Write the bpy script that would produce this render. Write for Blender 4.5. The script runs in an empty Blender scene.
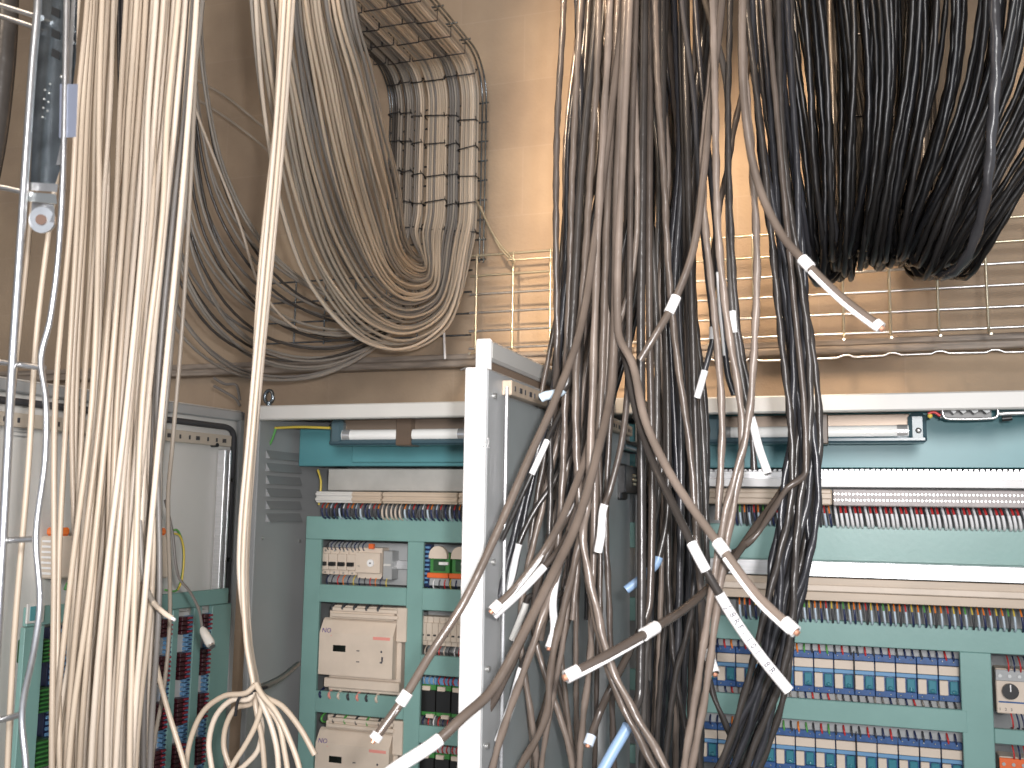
import bpy, math, random
from mathutils import Vector, Matrix
SC = bpy.context.scene
COL = SC.collection
rnd = random.Random(7)
R = math.radians
# ------------------------------------------------------------------ camera
CAM = Vector((0.0, 0.0, 1.65))
FPX = 1000.0
yaw, pitch, roll = R(18.95), R(7.1), R(0.85)
fh = Vector((-math.sin(yaw), math.cos(yaw), 0))
rg = Vector((math.cos(yaw), math.sin(yaw), 0))
fw = fh * math.cos(pitch) + Vector((0, 0, 1)) * math.sin(pitch)
up0 = rg.cross(fw).normalized()
cr = rg * math.cos(roll) + up0 * math.sin(roll)
cu = -rg * math.sin(roll) + up0 * math.cos(roll)
cd = bpy.data.cameras.new('camera'); cam = bpy.data.objects.new('camera', cd); COL.objects.link(cam)
m = Matrix((cr, cu, -fw)).transposed().to_4x4(); m.translation = CAM
cam.matrix_world = m
cd.sensor_width = 36; cd.lens = 36 * FPX / 1024; cd.clip_start = 0.02
cd.dof.use_dof = True; cd.dof.focus_distance = 1.75; cd.dof.aperture_fstop = 9
SC.camera = cam

def ray(px, py):
    return fw * FPX + cr * (px - 512) - cu * (py - 384)
def P(px, py, Y):
    d = ray(px, py); return CAM + d * (Y / d.y)
def PX(px, py, X):
    d = ray(px, py); return CAM + d * (X / d.x)
def onplane(px, py, o, n):
    d = ray(px, py); return CAM + d * ((o - CAM).dot(n) / d.dot(n))
def Zp(px, py, Y): return P(px, py, Y).z
def Xp(px, Y, py=500): return P(px, py, Y).x

# ------------------------------------------------------------------ materials
MATS = {}
def mat(name, col, rough=0.5, metal=0.0, noise=0.0, nscale=20, bump=0.0, bscale=60, spec=0.5, col2=None, stretch=None, trans=0, coat=0):
    if name in MATS: return MATS[name]
    ma = bpy.data.materials.new(name); ma.use_nodes = True
    nt = ma.node_tree; b = nt.nodes['Principled BSDF']
    b.inputs['Base Color'].default_value = (*col, 1)
    b.inputs['Roughness'].default_value = rough
    b.inputs['Metallic'].default_value = metal
    b.inputs['Specular IOR Level'].default_value = spec
    if trans: b.inputs['Transmission Weight'].default_value = trans
    if coat: b.inputs['Coat Weight'].default_value = coat
    tc = nt.nodes.new('ShaderNodeTexCoord')
    vec = tc.outputs['Object']
    if stretch:
        mp = nt.nodes.new('ShaderNodeMapping'); mp.inputs['Scale'].default_value = stretch
        nt.links.new(vec, mp.inputs[0]); vec = mp.outputs[0]
    if noise or col2:
        n = nt.nodes.new('ShaderNodeTexNoise'); n.inputs['Scale'].default_value = nscale
        n.inputs['Detail'].default_value = 4
        nt.links.new(vec, n.inputs['Vector'])
        r = nt.nodes.new('ShaderNodeValToRGB')
        c2 = col2 if col2 else tuple(c * (1 - noise) for c in col)
        c1 = col if col2 else tuple(min(1, c * (1 + noise * .5)) for c in col)
        r.color_ramp.elements[0].position = .35; r.color_ramp.elements[0].color = (*c2, 1)
        r.color_ramp.elements[1].position = .65; r.color_ramp.elements[1].color = (*c1, 1)
        nt.links.new(n.outputs[0], r.inputs[0]); nt.links.new(r.outputs[0], b.inputs['Base Color'])
    if bump:
        n2 = nt.nodes.new('ShaderNodeTexNoise'); n2.inputs['Scale'].default_value = bscale
        nt.links.new(vec, n2.inputs['Vector'])
        bp = nt.nodes.new('ShaderNodeBump'); bp.inputs['Strength'].default_value = bump
        bp.inputs['Distance'].default_value = 0.004
        nt.links.new(n2.outputs[0], bp.inputs['Height']); nt.links.new(bp.outputs[0], b.inputs['Normal'])
    MATS[name] = ma
    return ma

BEIGE = [mat('cable_beige_%s' % k, c, .38, noise=.06, nscale=8) for k, c in
         (('a', (.55, .455, .35)), ('b', (.47, .385, .295)), ('c', (.62, .53, .43)), ('d', (.40, .345, .28)))]
GREYC = [mat('cable_grey_%s' % k, c, .38, noise=.1, nscale=8) for k, c in
         (('a', (.26, .235, .205)), ('b', (.20, .185, .17)), ('c', (.32, .29, .25)))]
BROWN = [mat('cable_taupe_%s' % k, c, .27, noise=.25, nscale=14, bump=.25, bscale=45) for k, c in
         (('a', (.118, .092, .074)), ('b', (.08, .063, .052)), ('c', (.042, .036, .032)), ('d', (.18, .142, .116)), ('e', (.04, .04, .045)))]
BLACK = [mat('cable_black_%s' % k, c, .38, noise=.3, nscale=18, bump=.25, bscale=40) for k, c in
         (('a', (.008, .0075, .0075)), ('b', (.012, .011, .011)), ('c', (.025, .022, .02)), ('d', (.005, .005, .006)))]
SLATE = [mat('cable_slate_%s' % k, c, .27, noise=.25, nscale=14, bump=.25, bscale=45) for k, c in
         (('a', (.028, .028, .032)), ('b', (.042, .041, .044)), ('c', (.02, .02, .024)), ('d', (.07, .063, .057)))]
WHITE = mat('white_plastic', (.82, .81, .80), .45, noise=.05)
BLUEW = mat('pale_blue_plastic', (.28, .42, .62), .4)
COPPER = mat('copper_strand', (.75, .38, .25), .35, .6)
GALV = mat('galvanised_steel', (.62, .62, .62), .28, .9, noise=.12, nscale=60)
BRASSY = mat('warm_tint_steel', (.60, .55, .42), .3, .8, noise=.1, nscale=40)  # steel tinted golden: warm lamp glow on the wall tray put into colour
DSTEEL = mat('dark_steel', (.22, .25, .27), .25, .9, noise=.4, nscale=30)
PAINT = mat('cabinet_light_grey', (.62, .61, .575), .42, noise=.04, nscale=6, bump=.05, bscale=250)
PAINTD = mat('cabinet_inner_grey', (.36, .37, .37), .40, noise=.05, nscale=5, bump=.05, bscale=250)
PAINTW = mat('door_edge_flash_white', (.78, .77, .75), .4, noise=.04)  # door front edges coloured whiter to carry the flash falling on them
GASK = mat('gasket_rubber', (.05, .05, .055), .6)
TEAL = mat('teal_sheet', (.20, .36, .33), .36, noise=.07, nscale=7, bump=.04, bscale=120)
TEALD = mat('teal_beam', (.09, .27, .295), .36, noise=.08, nscale=7)
CREAM = mat('cream_plastic', (.66, .56, .46), .45, noise=.06)
TAN = mat('trunking_tan', (.52, .42, .32), .4, noise=.08, nscale=10, stretch=(1, 8, 8))
ALU = mat('aluminium', (.72, .72, .72), .25, .7, noise=.12, nscale=9, stretch=(1, 30, 30))
TUBE = mat('lamp_tube_glass', (.85, .85, .82), .12, coat=.6)
BLACKP = mat('black_plastic', (.015, .015, .015), .35)
ORANGE = mat('orange_plastic', (.75, .14, .03), .4)
GREEN = mat('green_plastic', (.05, .22, .05), .4)
DGREEN = mat('dark_green_plastic', (.02, .07, .025), .4)
BLUE = mat('blue_plastic', (.035, .10, .27), .35, noise=.2, nscale=90)
LBLUE = mat('light_blue_plastic', (.14, .30, .50), .35)
AQUA = mat('aqua_lens', (.05, .22, .28), .1, coat=.8)
LENS = mat('clear_lens', (.75, .82, .85), .08, coat=.8)
REDP = mat('red_wire', (.55, .04, .04), .4)
PINKP = mat('pink_ink', (.75, .30, .25), .5)
NAVY = mat('navy_wire', (.02, .03, .09), .4)
WWIRE = mat('white_wire', (.80, .80, .80), .4)
YELW = mat('yellow_wire', (.65, .50, .08), .4)
GRNW = mat('green_wire', (.10, .35, .08), .4)
ORW = mat('orange_wire', (.80, .22, .03), .4)
BWHITE = mat('bluish_white_wire', (.50, .60, .68), .4)
INK = mat('printing_ink', (.03, .03, .05), .6)
PURP = mat('purple_ink', (.10, .05, .25), .6)
LCD = mat('display_black', (.01, .012, .01), .12)
SCREW = mat('zinc_screw', (.5, .5, .48), .3, .8)
COPLED = mat('orange_lens', (.85, .20, .04), .2, coat=.6)

def wall_mat():
    ma = bpy.data.materials.new('concrete_block'); ma.use_nodes = True
    nt = ma.node_tree; b = nt.nodes['Principled BSDF']; L = nt.links.new
    b.inputs['Roughness'].default_value = .85
    tc = nt.nodes.new('ShaderNodeTexCoord')
    mp = nt.nodes.new('ShaderNodeMapping'); mp.inputs['Rotation'].default_value = (R(90), 0, 0); L(tc.outputs['Object'], mp.inputs[0])
    br = nt.nodes.new('ShaderNodeTexBrick'); L(mp.outputs[0], br.inputs['Vector'])
    br.inputs['Scale'].default_value = 1; br.inputs['Brick Width'].default_value = .42; br.inputs['Row Height'].default_value = .21
    br.inputs['Mortar Size'].default_value = .003; br.inputs['Mortar Smooth'].default_value = .8
    br.inputs['Color1'].default_value = (.42, .325, .23, 1); br.inputs['Color2'].default_value = (.395, .305, .218, 1)
    br.inputs['Mortar'].default_value = (.43, .335, .245, 1)
    n = nt.nodes.new('ShaderNodeTexNoise'); n.inputs['Scale'].default_value = 3.5; n.inputs['Detail'].default_value = 7; L(tc.outputs['Object'], n.inputs['Vector'])
    r = nt.nodes.new('ShaderNodeValToRGB'); r.color_ramp.elements[0].position = .3; r.color_ramp.elements[0].color = (.74, .72, .72, 1)
    r.color_ramp.elements[1].position = .7; r.color_ramp.elements[1].color = (1.1, 1.08, 1.05, 1); L(n.outputs[0], r.inputs[0])
    mx = nt.nodes.new('ShaderNodeMixRGB'); mx.blend_type = 'MULTIPLY'; mx.inputs[0].default_value = 1
    L(br.outputs[0], mx.inputs[1]); L(r.outputs[0], mx.inputs[2]); L(mx.outputs[0], b.inputs['Base Color'])
    n2 = nt.nodes.new('ShaderNodeTexNoise'); n2.inputs['Scale'].default_value = 90; n2.inputs['Detail'].default_value = 5; L(tc.outputs['Object'], n2.inputs['Vector'])
    bp = nt.nodes.new('ShaderNodeBump'); bp.inputs['Strength'].default_value = .35; bp.inputs['Distance'].default_value = .004
    L(n2.outputs[0], bp.inputs['Height']); L(bp.outputs[0], b.inputs['Normal'])
    return ma
CONC = wall_mat()
FLOORM = mat('screed', (.30, .27, .24), .8, noise=.2, nscale=4)

# ------------------------------------------------------------------ mesh helpers
class MB:
    def __init__(s, xf=None): s.v = []; s.f = []; s.sm = []; s.mi = []; s.mats = []; s.xf = xf; s.cur = 0
    def use(s, ma):
        if ma not in s.mats: s.mats.append(ma)
        s.cur = s.mats.index(ma); return s
    def add(s, vs, fs, smooth=False):
        o = len(s.v)
        for v in vs:
            v = Vector(v); s.v.append(s.xf @ v if s.xf else v)
        for f in fs: s.f.append([i + o for i in f]); s.sm.append(smooth); s.mi.append(s.cur)
        return s
    def box(s, x0, x1, y0, y1, z0, z1, c=0.0):
        x0, x1 = min(x0, x1), max(x0, x1); y0, y1 = min(y0, y1), max(y0, y1); z0, z1 = min(z0, z1), max(z0, z1)
        c = min(c, (x1 - x0) * .3, (y1 - y0) * .3, (z1 - z0) * .3)
        if c <= 0:
            return s.add([(x0, y0, z0), (x1, y0, z0), (x1, y1, z0), (x0, y1, z0), (x0, y0, z1), (x1, y0, z1), (x1, y1, z1), (x0, y1, z1)],
                         [(0, 3, 2, 1), (4, 5, 6, 7), (0, 1, 5, 4), (1, 2, 6, 5), (2, 3, 7, 6), (3, 0, 4, 7)])
        vs = []; ix = {}
        X = (x0, x1); Yy = (y0, y1); Z = (z0, z1)
        for a in (0, 1):
            for b in (0, 1):
                for d in (0, 1):
                    p = (X[a], Yy[b], Z[d]); sg = (1 - 2 * a, 1 - 2 * b, 1 - 2 * d)
                    for ax in range(3):
                        q = [p[k] + (sg[k] * c if k != ax else 0) for k in range(3)]
                        ix[(a, b, d, ax)] = len(vs); vs.append(q)
        fs = []
        for ax in range(3):
            o = [k for k in range(3) if k != ax]
            for e in (0, 1):
                q = []
                for u, w in ((0, 0), (1, 0), (1, 1), (0, 1)):
                    k = [0, 0, 0]; k[ax] = e; k[o[0]] = u; k[o[1]] = w; q.append(ix[(*k, ax)])
                fs.append(q)
        for ax in range(3):
            o = [k for k in range(3) if k != ax]
            for u in (0, 1):
                for w in (0, 1):
                    k0 = [0, 0, 0]; k0[o[0]] = u; k0[o[1]] = w; k1 = list(k0); k1[ax] = 1
                    fs.append([ix[(*k0, o[0])], ix[(*k1, o[0])], ix[(*k1, o[1])], ix[(*k0, o[1])]])
        for a in (0, 1):
            for b in (0, 1):
                for d in (0, 1): fs.append([ix[(a, b, d, 0)], ix[(a, b, d, 1)], ix[(a, b, d, 2)]])
        return s.add(vs, fs)
    def prism(s, out, y0, y1):          # outline in XZ, extruded along Y
        n = len(out)
        vs = [(x, y0, z) for x, z in out] + [(x, y1, z) for x, z in out]
        fs = [list(range(n)), list(range(2 * n - 1, n - 1, -1))] + [[i, (i + 1) % n, (i + 1) % n + n, i + n] for i in range(n)]
        return s.add(vs, fs)
    def tube(s, pts, r, n=8, closed=False, cap=True, twist=0, phase=0):
        pts = [Vector(p) for p in pts]; m_ = len(pts)
        rr = r if isinstance(r, (list, tuple)) else [r] * m_
        T = []
        for i in range(m_):
            a = pts[(i - 1) % m_] if (closed or i > 0) else pts[0]
            b = pts[(i + 1) % m_] if (closed or i < m_ - 1) else pts[-1]
            t = (b - a); T.append(t.normalized() if t.length > 1e-9 else Vector((0, 0, 1)))
        u = T[0].orthogonal().normalized(); vs = []; run = 0
        for i in range(m_):
            u = (u - T[i] * u.dot(T[i]))
            u = u.normalized() if u.length > 1e-6 else T[i].orthogonal().normalized()
            w = T[i].cross(u)
            if i: run += (pts[i] - pts[i - 1]).length
            for k in range(n):
                a = 2 * math.pi * k / n
                q_ = rr[i] * (1 + .17 * math.cos(2 * (a + run * twist) + phase)) if twist else rr[i]
                vs.append(pts[i] + (u * math.cos(a) + w * math.sin(a)) * q_)
        fs = []
        for i in range(m_ if closed else m_ - 1):
            j = (i + 1) % m_
            for k in range(n):
                k2 = (k + 1) % n; fs.append([i * n + k, i * n + k2, j * n + k2, j * n + k])
        s.add(vs, fs, True)
        if cap and not closed:
            s.add(vs[:n], [list(range(n - 1, -1, -1))]); s.add(vs[-n:], [list(range(n))])
        return s
    def cyl(s, p0, p1, r, n=16, r1=None): return s.tube([p0, p1], [r, r if r1 is None else r1], n)
    def ball(s, c, rx, ry=None, rz=None, n=12, mm=8):
        ry = ry or rx; rz = rz or rx; c = Vector(c); vs = []; fs = []
        for i in range(mm + 1):
            th = math.pi * i / mm
            for k in range(n):
                a = 2 * math.pi * k / n
                vs.append(c + Vector((rx * math.sin(th) * math.cos(a), ry * math.sin(th) * math.sin(a), rz * math.cos(th))))
        for i in range(mm):
            for k in range(n):
                k2 = (k + 1) % n; fs.append([i * n + k, (i + 1) * n + k, (i + 1) * n + k2, i * n + k2])
        return s.add(vs, fs, True)
    def build(s, name, ma=None, parent=None, **tags):
        if ma is not None and not s.mats: s.mats = [ma]
        lo = Vector((min(v.x for v in s.v), min(v.y for v in s.v), min(v.z for v in s.v)))
        hi = Vector((max(v.x for v in s.v), max(v.y for v in s.v), max(v.z for v in s.v)))
        o = Vector(((lo.x + hi.x) / 2, (lo.y + hi.y) / 2, lo.z))
        me = bpy.data.meshes.new(name)
        me.from_pydata([tuple(v - o) for v in s.v], [], s.f)
        for ma_ in s.mats: me.materials.append(ma_)
        me.polygons.foreach_set('use_smooth', s.sm); me.polygons.foreach_set('material_index', s.mi)
        me.update()
        ob = bpy.data.objects.new(name, me); COL.objects.link(ob)
        if parent:
            ob.parent = parent; base = Vector((0, 0, 0)); q = parent
            while q: base += q.location; q = q.parent
            ob.location = o - base
        else: ob.location = o
        for k, v in tags.items(): ob[k] = v
        return ob

def E(name, loc, label, cat, group=None):
    o = bpy.data.objects.new(name, None); COL.objects.link(o); o.location = Vector(loc)
    o.empty_display_size = .02
    o['label'] = label; o['category'] = cat
    if group: o['group'] = group
    return o
def tag(o, label, cat, group=None):
    o['label'] = label; o['category'] = cat
    if group: o['group'] = group
    return o
def copy_tree(o, dv=None, parent=None):
    c = o.copy(); COL.objects.link(c)
    if parent: c.parent = parent
    if dv is not None: c.location = o.location + Vector(dv)
    for ch in list(o.children): copy_tree(ch, None, c)
    return c
def text(body, size, origin, xdir, ydir, ma, parent, name='lettering', thick=.0002, xs=1.0):
    cu_ = bpy.data.curves.new('t', 'FONT'); cu_.body = body; cu_.size = size; cu_.extrude = thick
    cu_.resolution_u = 2
    t = bpy.data.objects.new('t', cu_); COL.objects.link(t)
    dg = bpy.context.evaluated_depsgraph_get(); me = bpy.data.meshes.new_from_object(t.evaluated_get(dg))
    xd = Vector(xdir).normalized(); yd = Vector(ydir).normalized(); zd = xd.cross(yd)
    mb = MB().use(ma)
    mb.add([Vector(origin) + xd * (v.co.x * xs) + yd * v.co.y + zd * v.co.z for v in me.vertices], [list(p.vertices) for p in me.polygons])
    bpy.data.objects.remove(t); bpy.data.meshes.remove(me)
    return mb.build(name, None, parent)

def smooth(pts, per=7):
    pts = [Vector(p) for p in pts]; n = len(pts); out = []
    for i in range(n - 1):
        p0 = pts[max(i - 1, 0)]; p1 = pts[i]; p2 = pts[i + 1]; p3 = pts[min(i + 2, n - 1)]
        # centripetal-ish tangents
        d1 = max((p2 - p1).length, 1e-6); d0 = max((p1 - p0).length, 1e-6); d2 = max((p3 - p2).length, 1e-6)
        m1 = (p2 - p0) / (d0 + d1) * d1 if i > 0 else (p2 - p1)
        m2 = (p3 - p1) / (d1 + d2) * d1 if i < n - 2 else (p2 - p1)
        for k in range(per):
            t = k / per; t2 = t * t; t3 = t2 * t
            out.append(p1 * (2 * t3 - 3 * t2 + 1) + m1 * (t3 - 2 * t2 + t) + p2 * (-2 * t3 + 3 * t2) + m2 * (t3 - t2))
    out.append(pts[-1]); return out
def seg(path, a, b):           # part of a polyline between fractions
    L = [0]
    for i in range(1, len(path)): L.append(L[-1] + (path[i] - path[i - 1]).length)
    tot = L[-1]; A = a * tot; B = b * tot; out = []
    def at(s_):
        for i in range(1, len(path)):
            if L[i] >= s_ - 1e-9: return path[i - 1].lerp(path[i], (s_ - L[i - 1]) / max(L[i] - L[i - 1], 1e-9))
        return path[-1].copy()
    out.append(at(A)); out += [p for p, l in zip(path, L) if A < l < B]; out.append(at(B)); return out
def nearest(path, q):
    L = [0]
    for i in range(1, len(path)): L.append(L[-1] + (path[i] - path[i - 1]).length)
    i = min(range(len(path)), key=lambda k: (path[k] - q).length); return L[i] / L[-1]

def ptube(pts, r, n=8, per=7): return MB().tube(smooth(pts, per), r, n)
def cable_px(pts, r, ma, label, cat='cable', group=None, name='cable', n=8, per=6):
    o = ptube([P(*p) for p in pts], r, n, per).build(name, ma)
    return tag(o, label, cat, group)

# ------------------------------------------------------------------ room
YW = 2.75
def struct(name, mb, ma): o = mb.build(name, ma); o['kind'] = 'structure'; return o
struct('wall_back', MB().box(-6, 5, YW, YW + .2, 0, 3.6), CONC)
struct('floor', MB().box(-6, 5, -4, YW + .2, -.1, 0), FLOORM)
struct('ceiling', MB().box(-6, 5, -4, YW + .2, 3.6, 3.7), mat('ceiling_paint', (.35, .30, .25), .8, noise=.1))
struct('wall_left', MB().box(-6.2, -6, -4, YW + .2, 0, 3.6), CONC)

# ------------------------------------------------------------------ cabinets
YF = 2.10; YC = 2.30; YB = 2.55
ztopL = Zp(400, 403, YF); zrailb = Zp(400, 418, YF)
# ---- right cabinet
def cabinet(x0, x1, ztop, label):
    e = E('control_cabinet', ((x0 + x1) / 2, YF, 0), label, 'cabinet')
    t = .016
    MB().box(x0, x0 + t, YF + .02, YB + .02, .08, ztop, .002).build('side_panel', PAINTD if x0 < -1 else mat('shade_black', (.02, .02, .022), .5), e)  # right cabinet's left side is blackened to carry the shade of the gap
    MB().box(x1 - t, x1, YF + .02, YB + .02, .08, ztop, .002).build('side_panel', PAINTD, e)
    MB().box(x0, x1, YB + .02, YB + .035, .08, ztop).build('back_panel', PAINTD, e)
    MB().box(x0, x1, YF + .02, YB + .03, ztop - .004, ztop).build('top_panel', PAINT, e)
    MB().box(x0, x1, YF, YF + .03, ztop - .034, ztop + .001, .003).build('top_rail', PAINT, e)
    MB().box(x0, x1, YF, YF + .03, .08, .115, .003).build('bottom_rail', PAINT, e)
    MB().box(x0, x1, YF + .02, YB, 0, .08, .002).build('plinth', BLACKP, e)
    return e
XR0 = Xp(650, YF); XR1 = XR0 + 1.2
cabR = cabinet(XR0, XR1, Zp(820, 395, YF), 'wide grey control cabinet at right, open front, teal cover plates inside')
XL0 = Xp(246, YF); XL1 = XR0 - .02
cabL = cabinet(XL0, XL1, Zp(400, 403, YF), 'narrower open grey control cabinet left of the middle door, louvred side wall')

# ---- mounting covers (teal) right
def zr(y, x=890, Y=YC): return Zp(x, y, Y)
teR = E('cover_frame', (Xp(890, YC), YC, 0), 'teal sheet metal cover frame with openings inside the right cabinet', 'cover frame')
xa = Xp(672, YC); xb = XR1 - .03
def bar(parent, x0, x1, z0, z1, nm='crossbar', Y=YC, ma=TEAL): o_ = .0008 if nm == 'upright' else 0; return MB().box(x0, x1, Y + o_, Y + .012, z0, z1, .0015).build(nm, ma, parent)
bar(teR, xa, xb, zr(468), zr(412), 'top_beam', YC, TEALD)
bar(teR, xa, xb, zr(562.5), zr(526.5))
bar(teR, xa, xb, zr(648), zr(623))
xo0 = Xp(690, YC, 680); xo1 = Xp(961, YC, 690); xp1 = Xp(992.5, YC, 690)
bar(teR, xo1, xp1, zr(1000), zr(648) , 'upright')
bar(teR, xa, xo0, zr(1000), zr(648), 'upright')
bar(teR, xo0 - .01, xo1 + .01, zr(727), zr(705))
bar(teR, xp1, xb, Zp(1000, 744, YC), Zp(1000, 729, YC))
bar(teR, xa, xb, zr(1000), zr(800))
# back mounting plate
tag(MB().box(xa, xb, YB - .02, YB - .01, .2, zr(405), .001).build('mounting_plate', PAINTD), 'grey mounting plate at the back of the right cabinet', 'mounting plate')
# duct comb (serrated white) upper
def comb_rail(x0, x1, z0, z1, Y0, Y1, label, teeth=True):
    e = E('wiring_duct', ((x0 + x1) / 2, Y0, z0), label, 'wiring duct')
    mb = MB()
    mb.box(x0, x1, Y0, Y1, z0, z1 - (.004 if teeth else 0), .001)
    if teeth:
        k = x0; p = .0105
        while k < x1 - p:
            mb.box(k, k + p * .6, Y0 + .001, Y0 + .004, z1 - .004, z1); k += p
    mb.build('duct_body', ALU, e); return e
YD = 2.24
du = comb_rail(xa, xb, Zp(890, 487.5, YD), Zp(890, 469.5, YD), YD, YD + .05, 'white serrated duct under the teal top beam at right')
MB().box(xa, xb, YD - .004, YD, Zp(890, 487.5, YD), Zp(890, 479, YD), .001).build('duct_lip', WHITE, du)
YT = 2.255
ts = E('terminal_rail', (Xp(890, YT), YT, Zp(890, 507, YT)), 'long terminal rail above the pink and white wires, right cabinet', 'terminal rail')
xs_ = Xp(832, YT)
MB().use(TAN).box(xa, xs_, YT, YT + .04, Zp(820, 505, YT), Zp(820, 489, YT), .003).box(xa, xs_, YT - .006, YT, Zp(820, 499, YT), Zp(820, 493, YT), .002).build('tan_cover', None, ts)
MB().box(xs_ + .002, xb, YT, YT + .04, Zp(890, 506.5, YT), Zp(890, 489.5, YT), .002).build('terminal_body', mat('terminal_taupe', (.34, .30, .29), .4, noise=.15, nscale=80), ts)
mbs = MB().use(SCREW)
x = xs_ + .006
while x < xb - .01:
    for yy in (494.5, 500.5):
        z = Zp(890, yy, YT); mbs.cyl((x, YT + .002, z), (x, YT - .002, z), .0022, 6)
    x += .0075
o = mbs.build('screw_row', None, ts); o['kind'] = 'stuff'
# lower ducts
du2 = comb_rail(xa, xb, Zp(890, 579, YD), Zp(890, 563.5, YD), YD, YD + .05, 'smooth bright aluminium duct below the second teal crossbar at right', False)
MB().box(xa, xb, YT, YT + .04, Zp(890, 588, YT), Zp(890, 580, YT), .001).build('lower_shelf', TAN, du2)
ts2 = E('terminal_rail', (Xp(890, YT), YT, Zp(890, 603, YT)), 'cream and tan terminal rail above the orange and navy wires', 'terminal rail')
MB().box(xa, xb, YT - .006, YT + .04, Zp(890, 594, YT), Zp(890, 587, YT), .002).build('cream_cover', CREAM, ts2)
MB().box(xa, xb, YT, YT + .04, Zp(890, 603.5, YT), Zp(890, 594.5, YT), .001).build('terminal_body', TAN, ts2)

# wires rows
def wire_row(n, x0, x1, ztop_, zbot, Y, mats_, label, group, r=.0016, lean=.004, two=None):
    for i in range(n):
        x = x0 + (x1 - x0) * (i + .5) / n + rnd.uniform(-.0008, .0008)
        ma = mats_[i % len(mats_)] if not callable(mats_) else mats_(i)
        l = lean + rnd.uniform(-.0015, .0015)
        zt = ztop_ ; zb = zbot
        pts = [(x, Y + .02, zt + .002), (x + l * .2, Y + .004, zt - (zt - zb) * .18), (x + l * .6, Y - .004, zt - (zt - zb) * .55), (x + l, Y + .002, zb), (x + l, Y + .03, zb - .006)]
        mb = MB()
        pp = smooth(pts, 3)
        if two:
            k = len(pp) // 2 - 1
            mb.use(two(i)).tube(pp[:k + 1], r, 5); mb.use(ma).tube(pp[k:], [r * 1.35] * (len(pp) - k), 5)
        else: mb.use(ma).tube(pp, r, 5)
        tag(mb.build('connection_wire'), label, 'wire', group)
YWr = 2.285
wire_row(38, Xp(832, YWr), Xp(1030, YWr), Zp(930, 506, YWr), Zp(930, 527, YWr), YWr,
         lambda i: WWIRE, 'white or dark red wire in the fringe under the upper right terminal rail', 'pink and white wires in the upper right cabinet row', .0027, .007,
         two=lambda i: REDP if i % 3 else WWIRE)
wire_row(22, Xp(728, YWr), Xp(830, YWr), Zp(780, 505, YWr), Zp(780, 524, YWr), YWr,
         lambda i: (BWHITE, NAVY, BWHITE, GASK)[i % 4], 'bluish wire with red or orange top beside the black cable bundle, upper row', 'bluish wires in the upper right cabinet row', .002, .005,
         two=lambda i: (REDP, ORW, GRNW, ORW, NAVY)[i % 5])
wire_row(52, Xp(735, YWr), Xp(1030, YWr), Zp(890, 602, YWr), Zp(890, 624, YWr), YWr,
         lambda i: (BWHITE, NAVY, BWHITE, NAVY, BWHITE, GASK)[i % 6], 'navy or pale blue wire with orange, red or yellow top, lower fringe row', 'orange topped wires in the lower row of the right cabinet', .0019, .004,
         two=lambda i: (ORW, ORW, REDP, YELW, ORW, GRNW, YELW)[i % 7])

# relays
def make_relay(x, zrow, Y, pitch, lab, grp):
    k = zrow                                 # function y->z
    e = E('relay_module', (x, Y, k(697)), lab, 'relay', grp)
    w = pitch * .97
    MB().use(BLUE).box(x, x + w, Y, Y + .04, k(697), k(655), .001).box(x, x + w, Y - .008, Y, k(662), k(655), .001).box(x, x + w, Y - .008, Y, k(697), k(690.5), .001).build('relay_base', None, e)
    MB().box(x + .0006, x + w - .0006, Y - .011, Y, k(671.5), k(662.5), .001).build('marker_strip', CREAM, e)
    MB().box(x + .0004, x + w - .0004, Y - .009, Y, k(676), k(672), .001).build('retaining_lip', LBLUE, e)
    MB().box(x + w * .02, x + w * .44, Y - .013, Y, k(691), k(676.5), .0012).build('pin_block', CREAM, e)
    mb = MB().box(x + w * .52, x + w * .93, Y - .010, Y, k(690), k(677), .002); mb.build('relay_socket', AQUA, e)
    MB().ball((x + w * .73, Y - .010, k(687.5)), .0052, .004, .0045, 10, 6).build('indicator_lens', AQUA if rnd.random() < .55 else LENS, e)
    mb = MB()
    for q in (.2, .75):
        for yy in (658, 694): mb.ball((x + w * q, Y - .009, k(yy)), .0017, .001, .0017, 6, 4)
    mb.build('screw', SCREW, e)
    return e
YRl = 2.34
pit = (Xp(960, YRl, 680) - Xp(699, YRl, 680)) / 13
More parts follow.
